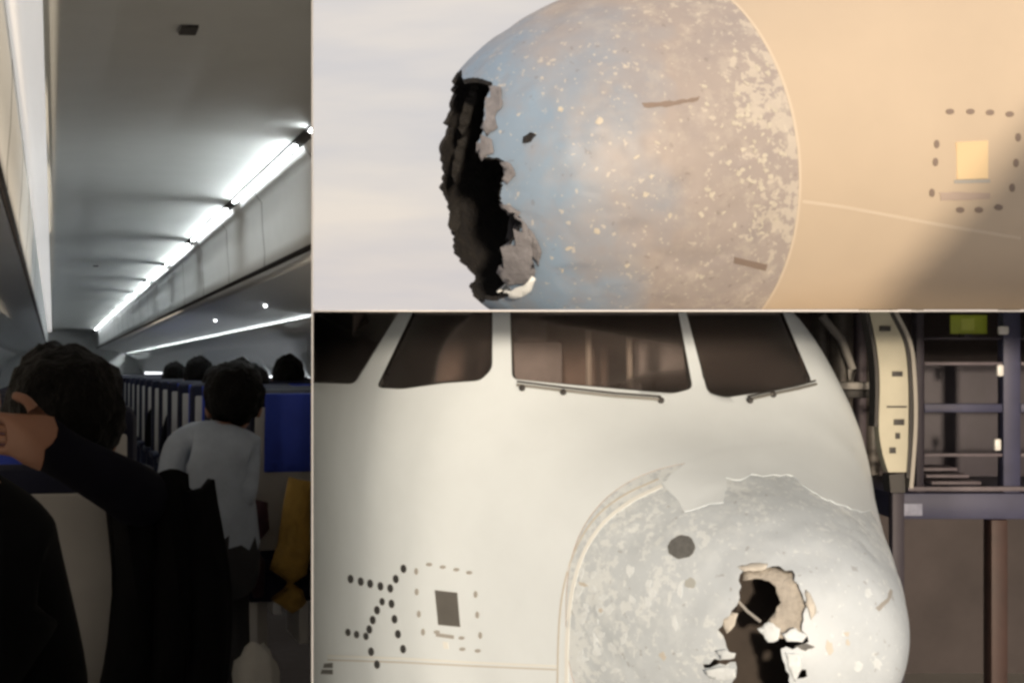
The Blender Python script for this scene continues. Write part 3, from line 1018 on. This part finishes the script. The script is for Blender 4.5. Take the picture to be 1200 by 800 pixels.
for x0, y0, x1, y1 in ((1031, 382, 1044, 388), (1046, 435, 1058, 441), (1040, 475.5, 1063, 477.5), (1048, 491, 1060, 498), (1050, 507, 1055, 514), (1043, 524, 1050, 531)):
    bar('latch', x0, y0, x1, y1, DC - .014, DC - .001, M['seal'], cw, .002)
slab_px('foot_block', [(1042, 556), (1060, 554), (1061, 577), (1044, 577)], DC - .01, DC + .12, M['seal'], cw)
bar('leg', 1046, 577.5, 1060, 1020, DC + .02, DC + .10, M['dock_dark'], cw)

pipe = empty('hangar_duct', (4.0, 12.4, 0)); tag(pipe, 'grey vertical ducts in the gap between the last windscreen and curved panel', 'duct')
bpy.context.view_layer.update()
for x, rd, m_ in ((962, .07, 'duct'), (984, .11, 'duct'), (1008, .05, 'dock_pale'), (1022, .06, 'duct')):
    p = cpt(x, 400, 12.4)
    bm = bmesh.new(); add_tube(bm, [(p.x, p.y, 0.0), (p.x, p.y, ZC - .03)], rd, 14)
    bm.transform(pipe.matrix_world.inverted()); bm_obj('duct_pipe', bm, M[m_], pipe, 40)
p = cpt(985, 400, 12.25)
bm = bmesh.new(); add_tube(bm, [(p.x - .16, p.y, ZC - .05), (p.x, p.y - .02, ZC - .25), (p.x + .1, p.y, ZC - .5), (p.x + .05, p.y, ZC - .9)], .035, 10)
bm.transform(pipe.matrix_world.inverted()); bm_obj('hose', bm, M['faint'], pipe, 60)
bar('shelf_bracket', 985, 448, 1026, 456, 12.2, 12.5, M['faint'], pipe)
bar('shelf_underside', 985, 457, 1026, 466, 12.2, 12.5, M['seal'], pipe)

# ------------------------------------------------------------------ the airliner cabin, seen along the aisle
ev = Vector(((62 - PX) / FPX, 1, -(432 - PY) / FPX)).normalized()
eu = ev.cross(Vector((0, 0, 1))).normalized()
ew = eu.cross(ev)
MC = Matrix.Identity(4)
for i in range(3):
    MC[i][0], MC[i][1], MC[i][2], MC[i][3] = eu[i], ev[i], ew[i], CAM[i]
CC, FL = 0.465, -1.25          # centre line and floor, from the camera
V0, V1 = -1.6, 36.0
M['ceiling'] = mat('cabin_ceiling_panel', (0.64, 0.66, 0.65), .65, var=.05)
M['bin'] = mat('bin_plastic', (0.76, 0.78, 0.78), .5, var=.04)
M['gap'] = mat('dark_gap', (0.035, 0.032, 0.033), .8)
M['carpet'] = mat('cabin_carpet', (0.020, 0.021, 0.03), .95, var=.4, vscale=20)
M['strip'] = mat('cabin_light_tube', (.9, .88, .85), .5, emit=(.95, 1.0, 1.0), estr=36.0)
M['soft'] = mat('soft_light_panel', (.9, .88, .85), .5, emit=(1.0, .97, .94), estr=.46)
M['cove'] = mat('cove_light_tube', (.9, .88, .85), .5, emit=(.95, 1.0, 1.0), estr=40.0)
M['spotlight'] = mat('reading_light', (.9, .9, .9), .5, emit=(1, 1, 1), estr=6.0)
CAB_X = -0.0025


def sect(name, prof_, v0, v1, m_, kind='structure', parent=None, thick=0.0, nseg=1):
    """push a cabin cross-section (lateral, height) along the aisle"""
    V, F = [], []
    n = len(prof_)
    for j in range(nseg + 1):
        v = v0 + (v1 - v0) * j / nseg
        V += [MC @ Vector((u, v, h)) for u, h in prof_]
    for j in range(nseg):
        for i in range(n - 1):
            a = j * n + i
            F.append((a, a + 1, a + n + 1, a + n))
    if parent is not None:
        bpy.context.view_layer.update()
        iw_ = parent.matrix_world.inverted(); V = [iw_ @ q for q in V]
    o = py_obj(name, V, F, m_, parent, 40)
    o = clip(o, 0, CAB_X, 'less')
    if o is None: return None
    if thick:
        sd_ = o.modifiers.new('s', 'SOLIDIFY'); sd_.thickness = thick; sd_.offset = 0
    if kind and parent is None: o["kind"] = kind
    return o


def mir(P, s):
    return [(CC + s * c, h) for c, h in P]


ceil_prof = [(-.49, .915), (-.44, .925), (-.3, .935), (0, .942), (.3, .935), (.47, .918), (.485, .912)]
o = sect('ceiling', [(CC + c, h) for c, h in ceil_prof], V0, V1, M['ceiling'], thick=.006)
o["label"] = 'grey curved ceiling panel of the dim cabin'
o = sect('floor', [(CC - 1.9, FL), (CC + 1.9, FL)], V0, V1, M['carpet'], thick=.02)
o["label"] = 'dark carpeted cabin floor'
wallp = [(1.34, .36), (1.55, .22), (1.72, -.1), (1.78, -.5), (1.72, -.95), (1.62, FL)]
o = sect('wall_left', mir(wallp, -1), V0, V1, M['bin'], thick=.01); o["label"] = 'pale cabin side wall on the left'
o = sect('wall_right', mir(wallp, 1), V0, V1, M['bin'], thick=.01); o["label"] = 'pale cabin side wall on the right'
shell = [(CC + 2.0 * math.sin(a), -.35 + 2.0 * math.cos(a)) for a in [math.pi * 2 * k / 48 for k in range(49)]]
o = sect('cabin_outer_wall', shell, V0, V1 + .2, M['bin'], thick=.02); o["label"] = 'outer fuselage wall round the cabin'
for nm, v in (('rear_wall', V0 + .01), ('front_wall', V1 - .02)):
    V = [MC @ Vector((u, v, h)) for u, h in ((CC - 1.98, FL + .01), (CC + 1.98, FL + .01), (CC + 1.98, 1.3), (CC - 1.98, 1.3))]
    o = py_obj(nm, V, [(0, 1, 2, 3)], M['bin']); o = clip(o, 0, CAB_X, 'less'); o["kind"] = 'structure'
    o["label"] = 'pale cabin bulkhead wall'
    sd_ = o.modifiers.new('s', 'SOLIDIFY'); sd_.thickness = .02

binp = [(.72, .86), (.61, .86), (.592, .905), (.585, .895), (.585, .84), (.59, .70), (.60, .58), (.598, .515)]
psup = [(.612, .495), (.70, .475), (.95, .44), (1.15, .41), (1.33, .38)]
for s_, lab in ((-1, 'pale overhead bin with dark lower gap at the left edge of the cabin'), (1, 'long pale overhead bin under the bright strip lights')):
    t = empty('overhead_bin', mat=MC @ Matrix.Translation((CC + s_ * .6, 3, .5)))
    tag(t, lab, 'overhead bin')
    bp_ = list(binp)
    if s_ > 0: bp_ = [(.54, .905), (.56, .87)] + binp[4:]
    sect('bin_door', mir(bp_, s_), V0, V1, M['bin'], None, t, .008)
    sect('door_gap', mir([(.597, .514), (.611, .496)], s_), V0, V1, M['gap'], None, t, .01)
    sect('service_panel', mir(psup, s_), V0, V1, M['bin'], None, t, .008)
    if s_ > 0:
        sect('light_ledge', mir([(.486, .910), (.541, .903)], s_), V0, V1, M['gap'], None, t, .006)
    for j in range(20):      # shut lines between the bin doors
        v = 4.2 + j * 1.5
        for a, b_ in zip(bp_, bp_[1:]):
            pass
        q = [(c - .003, h) for c, h in bp_]
        sect('shut_line', mir(q, s_), v, v + .012, M['gap'], None, t, .004)
# light tubes
for j in range(13):
    v0 = 3.35 + 2.36 * j
    t = sect('ceiling_light', mir([(.496, .899), (.504, .894), (.512, .895)], 1), v0, v0 + 2.0, M['strip'], None, None, .006)
    if t:
        names = ['nearest and longest', 'second', 'third', 'fourth', 'fifth', 'sixth', 'seventh', 'eighth', 'ninth', 'tenth', 'eleventh', 'twelfth', 'farthest']
        tag(t, f'lit white strip light in the ceiling cove, {names[j]} along the row', 'light', 'strip lights along the cabin ceiling')
t = sect('cove_light', mir([(.491, .913), (.54, .903), (.578, .888)], -1), V0 + .3, V1 - .2, M['soft'], None, None, .006)
tag(t, 'broad softly lit light panel above the bin at the left edge of the cabin', 'light')
t = sect('wall_light', mir([(1.345, .405), (1.40, .40)], 1), V0 + .3, V1 - .2, M['cove'], None, None, .004)
tag(t, 'lit tube washing the far cabin side wall under the bin', 'light')
for (px_, py_, v, lab) in ((220, 35, 3.93, 'small black ceiling vent near the top of the cabin'), (111, 316, 13.2, 'small dark ceiling vent far down the cabin')):
    u = (px_ - 62) / FPX * v
    bm = bmesh.new()
    add_box(bm, u - .024, u + .024, v - .045, v + .045, .928, .941, .002)
    o = bm_obj('ceiling_vent', bm, M['gap']); o.matrix_world = MC; tag(o, lab, 'vent', 'ceiling vents')
for v, c in ((9.8, .98), (12.9, .98)):
    bm = bmesh.new(); bmesh.ops.create_uvsphere(bm, u_segments=12, v_segments=8, radius=.013)
    o = bm_obj('reading_light', bm, M['spotlight'], None, 60); o.matrix_world = MC @ Matrix.Translation((CC + c, v, .425))
    tag(o, 'tiny lit reading light under the overhead bin, ' + ('nearer one' if v < 11 else 'farther one'), 'light', 'reading lights')

M['daylight'] = mat('added_window_glow', (.9, .9, .9), .5, emit=(.93, .96, 1.0), estr=5.0)  # glowing panes added to brighten the bins and side wall
wr_obj = bpy.data.objects.get('wall_right.001') or bpy.data.objects['wall_right']
wr_obj = [q for q in C.objects if q.name.startswith('wall_right') and q.get('label', '').startswith('pale')][0]
for k in range(44):
    v = 11.6 + .53 * k
    q = [(CC + 1.66, .10), (CC + 1.70, -.02), (CC + 1.735, -.22)]
    sect('window', q, v, v + .24, M['daylight'], None, wr_obj, .006)

# seats
M['seat_dark'] = mat('seat_navy_leather', (0.010, 0.012, 0.030), .7, spec=.2, var=.3, vscale=8)
M['seat_blue'] = mat('headrest_blue', (0.018, 0.050, 0.42), .7, var=.2, vscale=8)
M['seat_grey'] = mat('seat_shell_grey', (0.36, 0.355, 0.35), .5, var=.12)


def seat_mesh(fn):
    bm = bmesh.new(); fn(bm); bmesh.ops.recalc_face_normals(bm, faces=bm.faces)
    me = bpy.data.meshes.new('seat_part'); bm.to_mesh(me); bm.free()
    me.polygons.foreach_set("use_smooth", [True] * len(me.polygons)); me.set_sharp_from_angle(angle=R(40))
    return me


TILT = Matrix.Translation((0, 0.04, .45)) @ Matrix.Rotation(R(9), 4, 'X')
seat_parts = {
    'backrest': (seat_mesh(lambda b: add_box(b, -.225, .225, -.02, .075, 0, .72, .035, TILT)), 'seat_dark'),
    'back_panel': (seat_mesh(lambda b: add_box(b, -.20, .20, -.036, -.0205, .10, .66, .007, TILT)), 'seat_grey'),
    'headrest_cover': (seat_mesh(lambda b: add_box(b, -.165, .165, -.046, -.0365, .41, .715, .0045, TILT)), 'seat_blue'),
    'cushion': (seat_mesh(lambda b: add_box(b, -.225, .225, .06, .52, .33, .45, .03)), 'seat_dark'),
    'leg_frame': (seat_mesh(lambda b: add_box(b, -.17, -.13, .10, .45, 0, .33)), 'seat_grey'),
    'leg_frame_far': (seat_mesh(lambda b: add_box(b, .13, .17, .10, .45, 0, .33)), 'seat_grey'),
}
for k, (me, m_) in seat_parts.items(): me.materials.append(M[m_])
arm_me = seat_mesh(lambda b: (add_box(b, -.03, .03, .02, .42, .60, .645, .012), add_box(b, -.02, .02, .03, .10, .42, .602)))
arm_me.materials.append(M['seat_dark'])


def seat(u, v, lab, group=None, fold=0.0, panel=True):
    t = empty('airline_seat', mat=MC @ Matrix.Translation((u, v, FL)))
    tag(t, lab, 'seat', group)
    for k, (me, m_) in seat_parts.items():
        if fold and k == 'headrest_cover': continue
        o = bpy.data.objects.new(k.replace('_far', ''), me); C.objects.link(o); o.parent = t
        if fold and k in ('backrest', 'back_panel'):
            o.matrix_local = Matrix.Translation((0, .05, .45)) @ Matrix.Rotation(R(-fold), 4, 'X') @ Matrix.Diagonal((1, 1, .86, 1)) @ Matrix.Translation((0, -.05, -.45))
    for sx in (-.235, .235):
        o = bpy.data.objects.new('armrest', arm_me); C.objects.link(o); o.parent = t; o.location = (sx, 0, 0)
    n_left = 0
    for o in [c for c in list(C.objects) if c.parent == t]:
        if clip(o, 0, CAB_X, 'less') is not None: n_left += 1
    if n_left == 0: bpy.data.objects.remove(t); return None
    return t


RIGHT0, LEFT0, PITCH = 5.52, 2.68, 0.78
ordn = ['first', 'second', 'third', 'fourth', 'fifth', 'sixth', 'seventh', 'eighth', 'ninth', 'tenth']
seat(CC - .495, LEFT0, 'dark seat with a grey back panel directly ahead, its back folded forward', 'left block seats', fold=9)
for k in range(1, 9):
    seat(CC - .495, LEFT0 + PITCH * k, f'dark aisle seat of the left block, {ordn[k]} row ahead', 'left block seats')
for k in range(0, 9):
    for c, nm in ((.495, 'aisle'), (.955, 'middle'), (1.415, 'window')):
        if nm != 'aisle' and k < 4: continue
        lab = ('bright blue headrest seat at the right edge of the cabin, nearest of the right block' if (k == 0 and nm == 'aisle')
               else f'blue and grey {nm} seat of the right block, {ordn[k]} row along')
        seat(CC + c, RIGHT0 + PITCH * k, lab, 'right block seats')

far_ord = ['tenth', 'eleventh', 'twelfth', 'thirteenth', 'fourteenth', 'fifteenth', 'sixteenth', 'seventeenth', 'eighteenth', 'nineteenth', 'twentieth']
for k in range(9, 20):
    for c, nm in ((.495, 'aisle'), (.955, 'middle')):
        seat(CC + c, RIGHT0 + PITCH * k, f'small far blue and grey {nm} seat of the right block, {far_ord[k - 9]} row along', 'far right block seats')

# passengers
M['skin'] = mat('passenger_skin', (0.25, 0.115, 0.07), .55, var=.15, vscale=10)
M['hair'] = mat('black_hair', (0.004, 0.0035, 0.0035), .7, spec=.12, var=.4, vscale=60, bump=.8, bscale=70)
M['black_cloth'] = mat('black_cloth', (0.004, 0.004, 0.005), .9, spec=.08, var=.4, vscale=12)
M['navy_cloth'] = mat('navy_cloth', (0.006, 0.006, 0.012), .9, spec=.08, var=.4, vscale=12)
M['shirt'] = mat('pale_blue_shirt', (0.36, 0.42, 0.52), .8, var=.3, vscale=6, bump=.5, bscale=14)
M['trousers'] = mat('dark_trousers', (0.02, 0.02, 0.024), .9)


def person(lab, J, B, mats, MX, hair_scale=(1, 1, 1), group=None, name='person', hair_off=(0, -.012, .035)):
    """J: joint -> (pos, radius); B: bones (a, b, slot). One continuous skin; hair is a child."""
    names = list(J)
    me = bpy.data.meshes.new('body_skeleton')
    me.from_pydata([J[n][0] for n in names], [(names.index(a), names.index(b)) for a, b, _ in B], [])
    o = bpy.data.objects.new('skel', me); C.objects.link(o)
    sk = o.modifiers.new('skin', 'SKIN'); sk.use_smooth_shade = True
    for i, n in enumerate(names):
        r = J[n][1]
        me.skin_vertices[0].data[i].radius = (r, r) if not isinstance(r, tuple) else r
        me.skin_vertices[0].data[i].use_root = (n == 'pelvis')
    ss = o.modifiers.new('sub', 'SUBSURF'); ss.levels = 2; ss.render_levels = 2
    bpy.context.view_layer.update()
    m2 = bpy.data.meshes.new_from_object(o.evaluated_get(bpy.context.evaluated_depsgraph_get()))
    bpy.data.objects.remove(o)
    m2.materials.clear()
    for m_ in mats: m2.materials.append(m_)
    segs = [(Vector(J[a][0]), Vector(J[b][0]), s) for a, b, s in B]
    for p in m2.polygons:
        c = p.center; best = (9, 0)
        for a, b, s in segs:
            ab = b - a; t_ = max(0, min(1, (c - a).dot(ab) / max(ab.length_squared, 1e-9)))
            d = (a + ab * t_ - c).length
            if d < best[0]: best = (d, s)
        p.material_index = best[1]
        p.use_smooth = True
    ob = bpy.data.objects.new(name, m2); C.objects.link(ob)
    ob.matrix_world = MX
    tag(ob, lab, 'person', group)
    h = Vector(J['head'][0])
    bm = bmesh.new()
    bmesh.ops.create_icosphere(bm, subdivisions=4, radius=1)
    for v in bm.verts:
        n = v.co.copy()
        k = 1 + .10 * mnoise.noise(n * 2.4 + h) + .08 * mnoise.noise(n * 7 + h) + .05 * mnoise.noise(n * 19)
        cut = 1.0 if (n.y < .35 or n.z > .45) else 0.84
        v.co = Vector((n.x * .098 * hair_scale[0], n.y * .112 * hair_scale[1], n.z * .125 * hair_scale[2])) * k * cut
    hr = bm_obj('hair', bm, M['hair'], ob, 180)
    hr.location = h + Vector(hair_off)
    for sx in (-1, 1):
        bm = bmesh.new()
        bmesh.ops.create_uvsphere(bm, u_segments=10, v_segments=8, radius=1, matrix=Matrix.Translation(h + Vector((sx * .088, .015, -.02))) @ Matrix.Diagonal((.016, .024, .034, 1)))
        bm_obj('ear', bm, M['skin'], ob, 60)
    bpy.context.view_layer.update()
    for q in [ob] + list(ob.children):
        clip(q, 0, CAB_X, 'less')
    return ob


def seated(dx=0.0, turn=0.0, drop=0.0):
    """sitting pose, origin on the floor below the seat back; forward is +Y"""
    z = -drop
    J = {'pelvis': ((0, .22, .56 + z), .15), 'waist': ((0, .18, .72 + z), .14), 'chest': ((dx * .5, .15, .90 + z), .155), 'collar': ((dx * .8, .13, 1.02 + z), .10),
         'neck': ((dx, .15, 1.09 + z), .055), 'jaw': ((dx, .18, 1.15 + z), .075), 'head': ((dx, .17, 1.22 + z), .088), 'crown': ((dx, .16, 1.28 + z), .06)}
    B = [('pelvis', 'waist', 0), ('waist', 'chest', 0), ('chest', 'collar', 0), ('collar', 'neck', 1), ('neck', 'jaw', 1), ('jaw', 'head', 1), ('head', 'crown', 1)]
    for s, n in ((-1, 'l'), (1, 'r')):
        J.update({n + 'sh': ((s * .17 + dx * .7, .14, .99 + z), .065), n + 'el': ((s * .225, .20, .74 + z), .047), n + 'wr': ((s * .17, .42, .68 + z), .032), n + 'ha': ((s * .14, .50, .66 + z), .034),
                  n + 'hip': ((s * .09, .28, .53 + z), .095), n + 'kn': ((s * .11, .66, .54 + z), .065), n + 'an': ((s * .11, .70, .10), .042), n + 'to': ((s * .12, .84, .05), .035)})
        B += [('collar', n + 'sh', 0), (n + 'sh', n + 'el', 0), (n + 'el', n + 'wr', 0), (n + 'wr', n + 'ha', 1), ('pelvis', n + 'hip', 2), (n + 'hip', n + 'kn', 2), (n + 'kn', n + 'an', 2), (n + 'an', n + 'to', 2)]
    return J, B


def fingers(J, B, root, base, fwd, side, curl, L=0.075):
    """five short chains out of a palm"""
    fwd = Vector(fwd).normalized(); side = Vector(side).normalized(); curl = Vector(curl).normalized()
    b0 = Vector(base)
    for i in range(5):
        if i == 4:
            p0 = b0 - fwd * .035 + side * .036
            p1 = p0 + (fwd * .5 + side * .8).normalized() * .035; p2 = p1 + (fwd * .9 + side * .2 + curl * .3).normalized() * .03
        else:
            o_ = (i - 1.5) * .019
            ln = L * (.84, 1.0, .94, .74)[i]
            p0 = b0 + side * -o_ + fwd * .012
            p1 = p0 + (fwd + curl * .35).normalized() * ln * .55; p2 = p1 + (fwd * .55 + curl).normalized() * ln * .5
        for j, (p, r) in enumerate(((p0, .0105), (p1, .0095), (p2, .0075))):
            J[f'{root}{i}{j}'] = (tuple(p), r)
        B += [(root, f'{root}{i}0', 1), (f'{root}{i}0', f'{root}{i}1', 1), (f'{root}{i}1', f'{root}{i}2', 1)]


def cab(px_, py_, v):
    """a point in the cabin frame from a picture point v metres along the aisle"""
    return Vector(((px_ - 62) / FPX * v, v, -(py_ - 432) / FPX * v))


def loc(px_, py_, v, org):
    return tuple(cab(px_, py_, v) - org)


# passenger straight ahead: big dark hair, one hand brought behind the neck
org = Vector((CC - .495 + .035, LEFT0, FL))
J, B = seated(.03)
J['head'] = (loc(76, 500, 2.86, org), .088); J['crown'] = (loc(76, 470, 2.86, org), .06); J['jaw'] = (loc(76, 530, 2.87, org), .07); J['neck'] = (loc(78, 550, 2.85, org), .055)
J['collar'] = (loc(85, 585, 2.84, org), .10); J['chest'] = (loc(88, 660, 2.85, org), .155)
J['rsh'] = (loc(176, 600, 2.86, org), .065); J['rel'] = (loc(158, 578, 2.52, org), .058); J['rwr'] = (loc(60, 524, 2.50, org), .042); J['rha'] = (loc(22, 508, 2.52, org), .046)
fingers(J, B, 'rha', J['rha'][0], (-1, .15, .12), (0, -.2, 1), (0, 1, 0))
person('dark haired passenger straight ahead in a navy top with one bare hand behind the neck', J, B, [M['navy_cloth'], M['skin'], M['trousers']], MC @ Matrix.Translation(org), (1.2, 1.15, 1.0))

# passenger cut by the left edge of the picture, in black
org = Vector((-.27, 1.75, FL))
J, B = seated(.0, 0, .0)
J['head'] = (loc(-84, 455, 2.0, org), .088); J['crown'] = (loc(-84, 415, 2.0, org), .06); J['jaw'] = (loc(-84, 500, 2.0, org), .07); J['neck'] = (loc(-60, 545, 1.98, org), .055)
J['collar'] = (loc(-55, 590, 1.96, org), .095); J['chest'] = (loc(-50, 690, 1.95, org), .16)
J['rsh'] = (loc(15, 640, 1.95, org), .075); J['rel'] = (loc(70, 830, 2.0, org), .055)
person('passenger in black at the left edge with only a sloping shoulder in view', J, B, [M['black_cloth'], M['skin'], M['trousers']], MC @ Matrix.Translation(org))

# dark jacket over the folded seat back
bm = bmesh.new()
nu, nv_ = 14, 18
P_ = []
for i in range(nu + 1):
    row = []
    for j in range(nv_ + 1):
        u = .085 + .19 * i / nu; t_ = j / nv_
        h = -.20 - .72 * t_
        v = 2.60 + .012 * math.sin(i * 1.3 + t_ * 3) - .02 * t_ - .012 * mnoise.noise(Vector((u * 9, h * 6, 0)))
        row.append(bm.verts.new((u + .02 * math.sin(t_ * 5), v, h + .02 * math.sin(i * .9))))
    P_.append(row)
for i in range(nu):
    for j in range(nv_): bm.faces.new((P_[i][j], P_[i + 1][j], P_[i + 1][j + 1], P_[i][j + 1]))
o = bm_obj('jacket', bm, M['black_cloth'], None, 60); o.matrix_world = MC
sd_ = o.modifiers.new('s', 'SOLIDIFY'); sd_.thickness = .03
tag(o, 'black jacket hanging over the folded seat back straight ahead', 'jacket')

# man in the aisle, pale blue shirt, leaning to the left block
org = Vector((.60, 5.05, FL))
J = {}
B = []
jp = lambda n, x, y, v, r: J.__setitem__(n, (loc(x, y, v, org), r))
jp('pelvis', 262, 640, 5.1, .15); jp('waist', 258, 595, 5.1, .135); jp('chest', 244, 548, 5.08, .15); jp('collar', 254, 512, 5.08, .09)
jp('neck', 264, 506, 5.1, .052); jp('jaw', 270, 492, 5.12, .07); jp('head', 272, 474, 5.12, .085); jp('crown', 272, 458, 5.12, .06)
jp('lsh', 204, 522, 5.06, .062); jp('lel', 194, 572, 5.0, .046); jp('lwr', 206, 606, 5.15, .033); jp('lha', 210, 620, 5.22, .034)
jp('rsh', 288, 525, 5.08, .062); jp('rel', 284, 585, 5.0, .046); jp('rwr', 268, 604, 5.26, .034); jp('rha', 262, 606, 5.36, .034)
J.update({'lhip': ((-.11, .03, .50), .10), 'lkn': ((-.16, .26, .46), .065), 'lan': ((-.15, .05, .09), .042), 'lto': ((-.16, .19, .05), .036),
          'rhip': ((.04, .05, .50), .10), 'rkn': ((.06, .30, .46), .065), 'ran': ((.06, .10, .09), .042), 'rto': ((.07, .24, .05), .036)})
B = [('pelvis', 'waist', 0), ('waist', 'chest', 0), ('chest', 'collar', 0), ('collar', 'neck', 1), ('neck', 'jaw', 1), ('jaw', 'head', 1), ('head', 'crown', 1)]
for n in 'lr':
    B += [('collar', n + 'sh', 0), (n + 'sh', n + 'el', 0), (n + 'el', n + 'wr', 0), (n + 'wr', n + 'ha', 1), ('pelvis', n + 'hip', 2), (n + 'hip', n + 'kn', 2), (n + 'kn', n + 'an', 2), (n + 'an', n + 'to', 2)]
fingers(J, B, 'lha', J['lha'][0], (0, .5, -1), (1, 0, 0), (0, 1, 0), .06)
fingers(J, B, 'rha', J['rha'][0], (0, .3, -1), (-1, 0, 0), (0, 1, 0), .06)
person('crouching passenger in a pale blue shirt with bushy dark hair in the aisle', J, B, [M['shirt'], M['skin'], M['trousers']], MC @ Matrix.Translation(org), (1.1, 1.05, .95))

# other heads above the seat backs
others = [(CC - .495, LEFT0 + PITCH * 2, .02, 'passenger with dark head just past the one straight ahead, left block'),
          (CC - .495, LEFT0 + PITCH * 5, -.02, 'dark haired passenger farther along the left block by the aisle'),
          (CC + .495, RIGHT0 + PITCH * 2, .03, 'dark haired passenger behind the crouching man, right block aisle seat'),
          (CC + .495, RIGHT0 + PITCH * 5, 0, 'small dark head in the right block near the far end'),
          (CC + .495, RIGHT0 + PITCH * 7, -.03, 'farthest small dark head along the aisle'),
          (CC + .495, RIGHT0 + PITCH * 3, -.04, 'dark head between two others in the right block, fourth row along the aisle'),
          (CC + .955, RIGHT0 + PITCH * 7, .03, 'small dark head over the far middle seats of the right block'),
          (CC + .955, RIGHT0 + PITCH * 10, .0, 'tiny dark head in the middle seats near the far end'),
          (CC - .495, LEFT0 + PITCH * 3, .04, 'dark head mostly hidden by the big dark haired passenger, left block'),
          (CC + .955, RIGHT0 + PITCH * 4, .02, 'dark head above the middle seats by the right edge of the cabin')]
for i, (u, v, d, lab) in enumerate(others):
    J, B = seated(d, 0, .03 * (i % 3) + .05)
    person(lab, J, B, [M['navy_cloth'] if i % 2 else M['black_cloth'], M['skin'], M['trousers']], MC @ Matrix.Translation((u, v, FL)), group='passengers seated along the cabin')

# mustard cloth and white bag by the right aisle seat
M['mustard'] = mat('mustard_cloth', (0.46, 0.28, 0.055), .85, var=.45, vscale=9, bump=.6, bscale=20)
bm = bmesh.new()
pts, rad_ = [], []
for (x, y, r) in ((352, 566, .055), (346, 600, .062), (343, 640, .066), (336, 672, .070), (333, 700, .062), (345, 716, .035)):
    pts.append(cab(x, y, 5.30)); rad_.append(r)
add_tube(bm, pts, rad_, 16)
for v in bm.verts:
    v.co += Vector((1, .6, .4)) * .02 * mnoise.noise(v.co * 14)
bmesh.ops.subdivide_edges(bm, edges=bm.edges[:], cuts=1, use_grid_fill=True, smooth=.6)
o = bm_obj('shawl', bm, M['mustard'], None, 180); o.matrix_world = MC
tag(o, 'mustard yellow cloth hanging down beside the blue headrest seat', 'cloth'); clip(o, 0, CAB_X, 'less')
M['maroon'] = mat('maroon_cloth', (0.045, 0.014, 0.022), .9, var=.4)
bm = bmesh.new()
add_tube(bm, [cab(302, 590, 5.36), cab(296, 620, 5.34), cab(292, 660, 5.34), cab(300, 700, 5.36)], [.03, .055, .05, .02], 14)
bmesh.ops.subdivide_edges(bm, edges=bm.edges[:], cuts=1, use_grid_fill=True, smooth=.6)
o = bm_obj('scarf', bm, M['maroon'], None, 180); o.matrix_world = MC
tag(o, 'dark maroon cloth hanging next to the mustard yellow one', 'cloth')
bm = bmesh.new()
bmesh.ops.create_icosphere(bm, subdivisions=3, radius=1)
for v in bm.verts:
    k = 1 + .22 * mnoise.noise(v.co * 2.2) + .08 * mnoise.noise(v.co * 6)
    v.co = Vector((v.co.x * .085 * k, v.co.y * .07 * k, max(-.12, v.co.z * .13 * k) * (1 if v.co.z < .3 else 1.1)))
o = bm_obj('bag', bm, mat('white_bag', (.62, .62, .60), .7, var=.2), None, 50)
o.matrix_world = MC @ Matrix.Translation((.715, 5.14, FL + .12)); tag(o, 'small crumpled white bag on the aisle floor', 'bag')
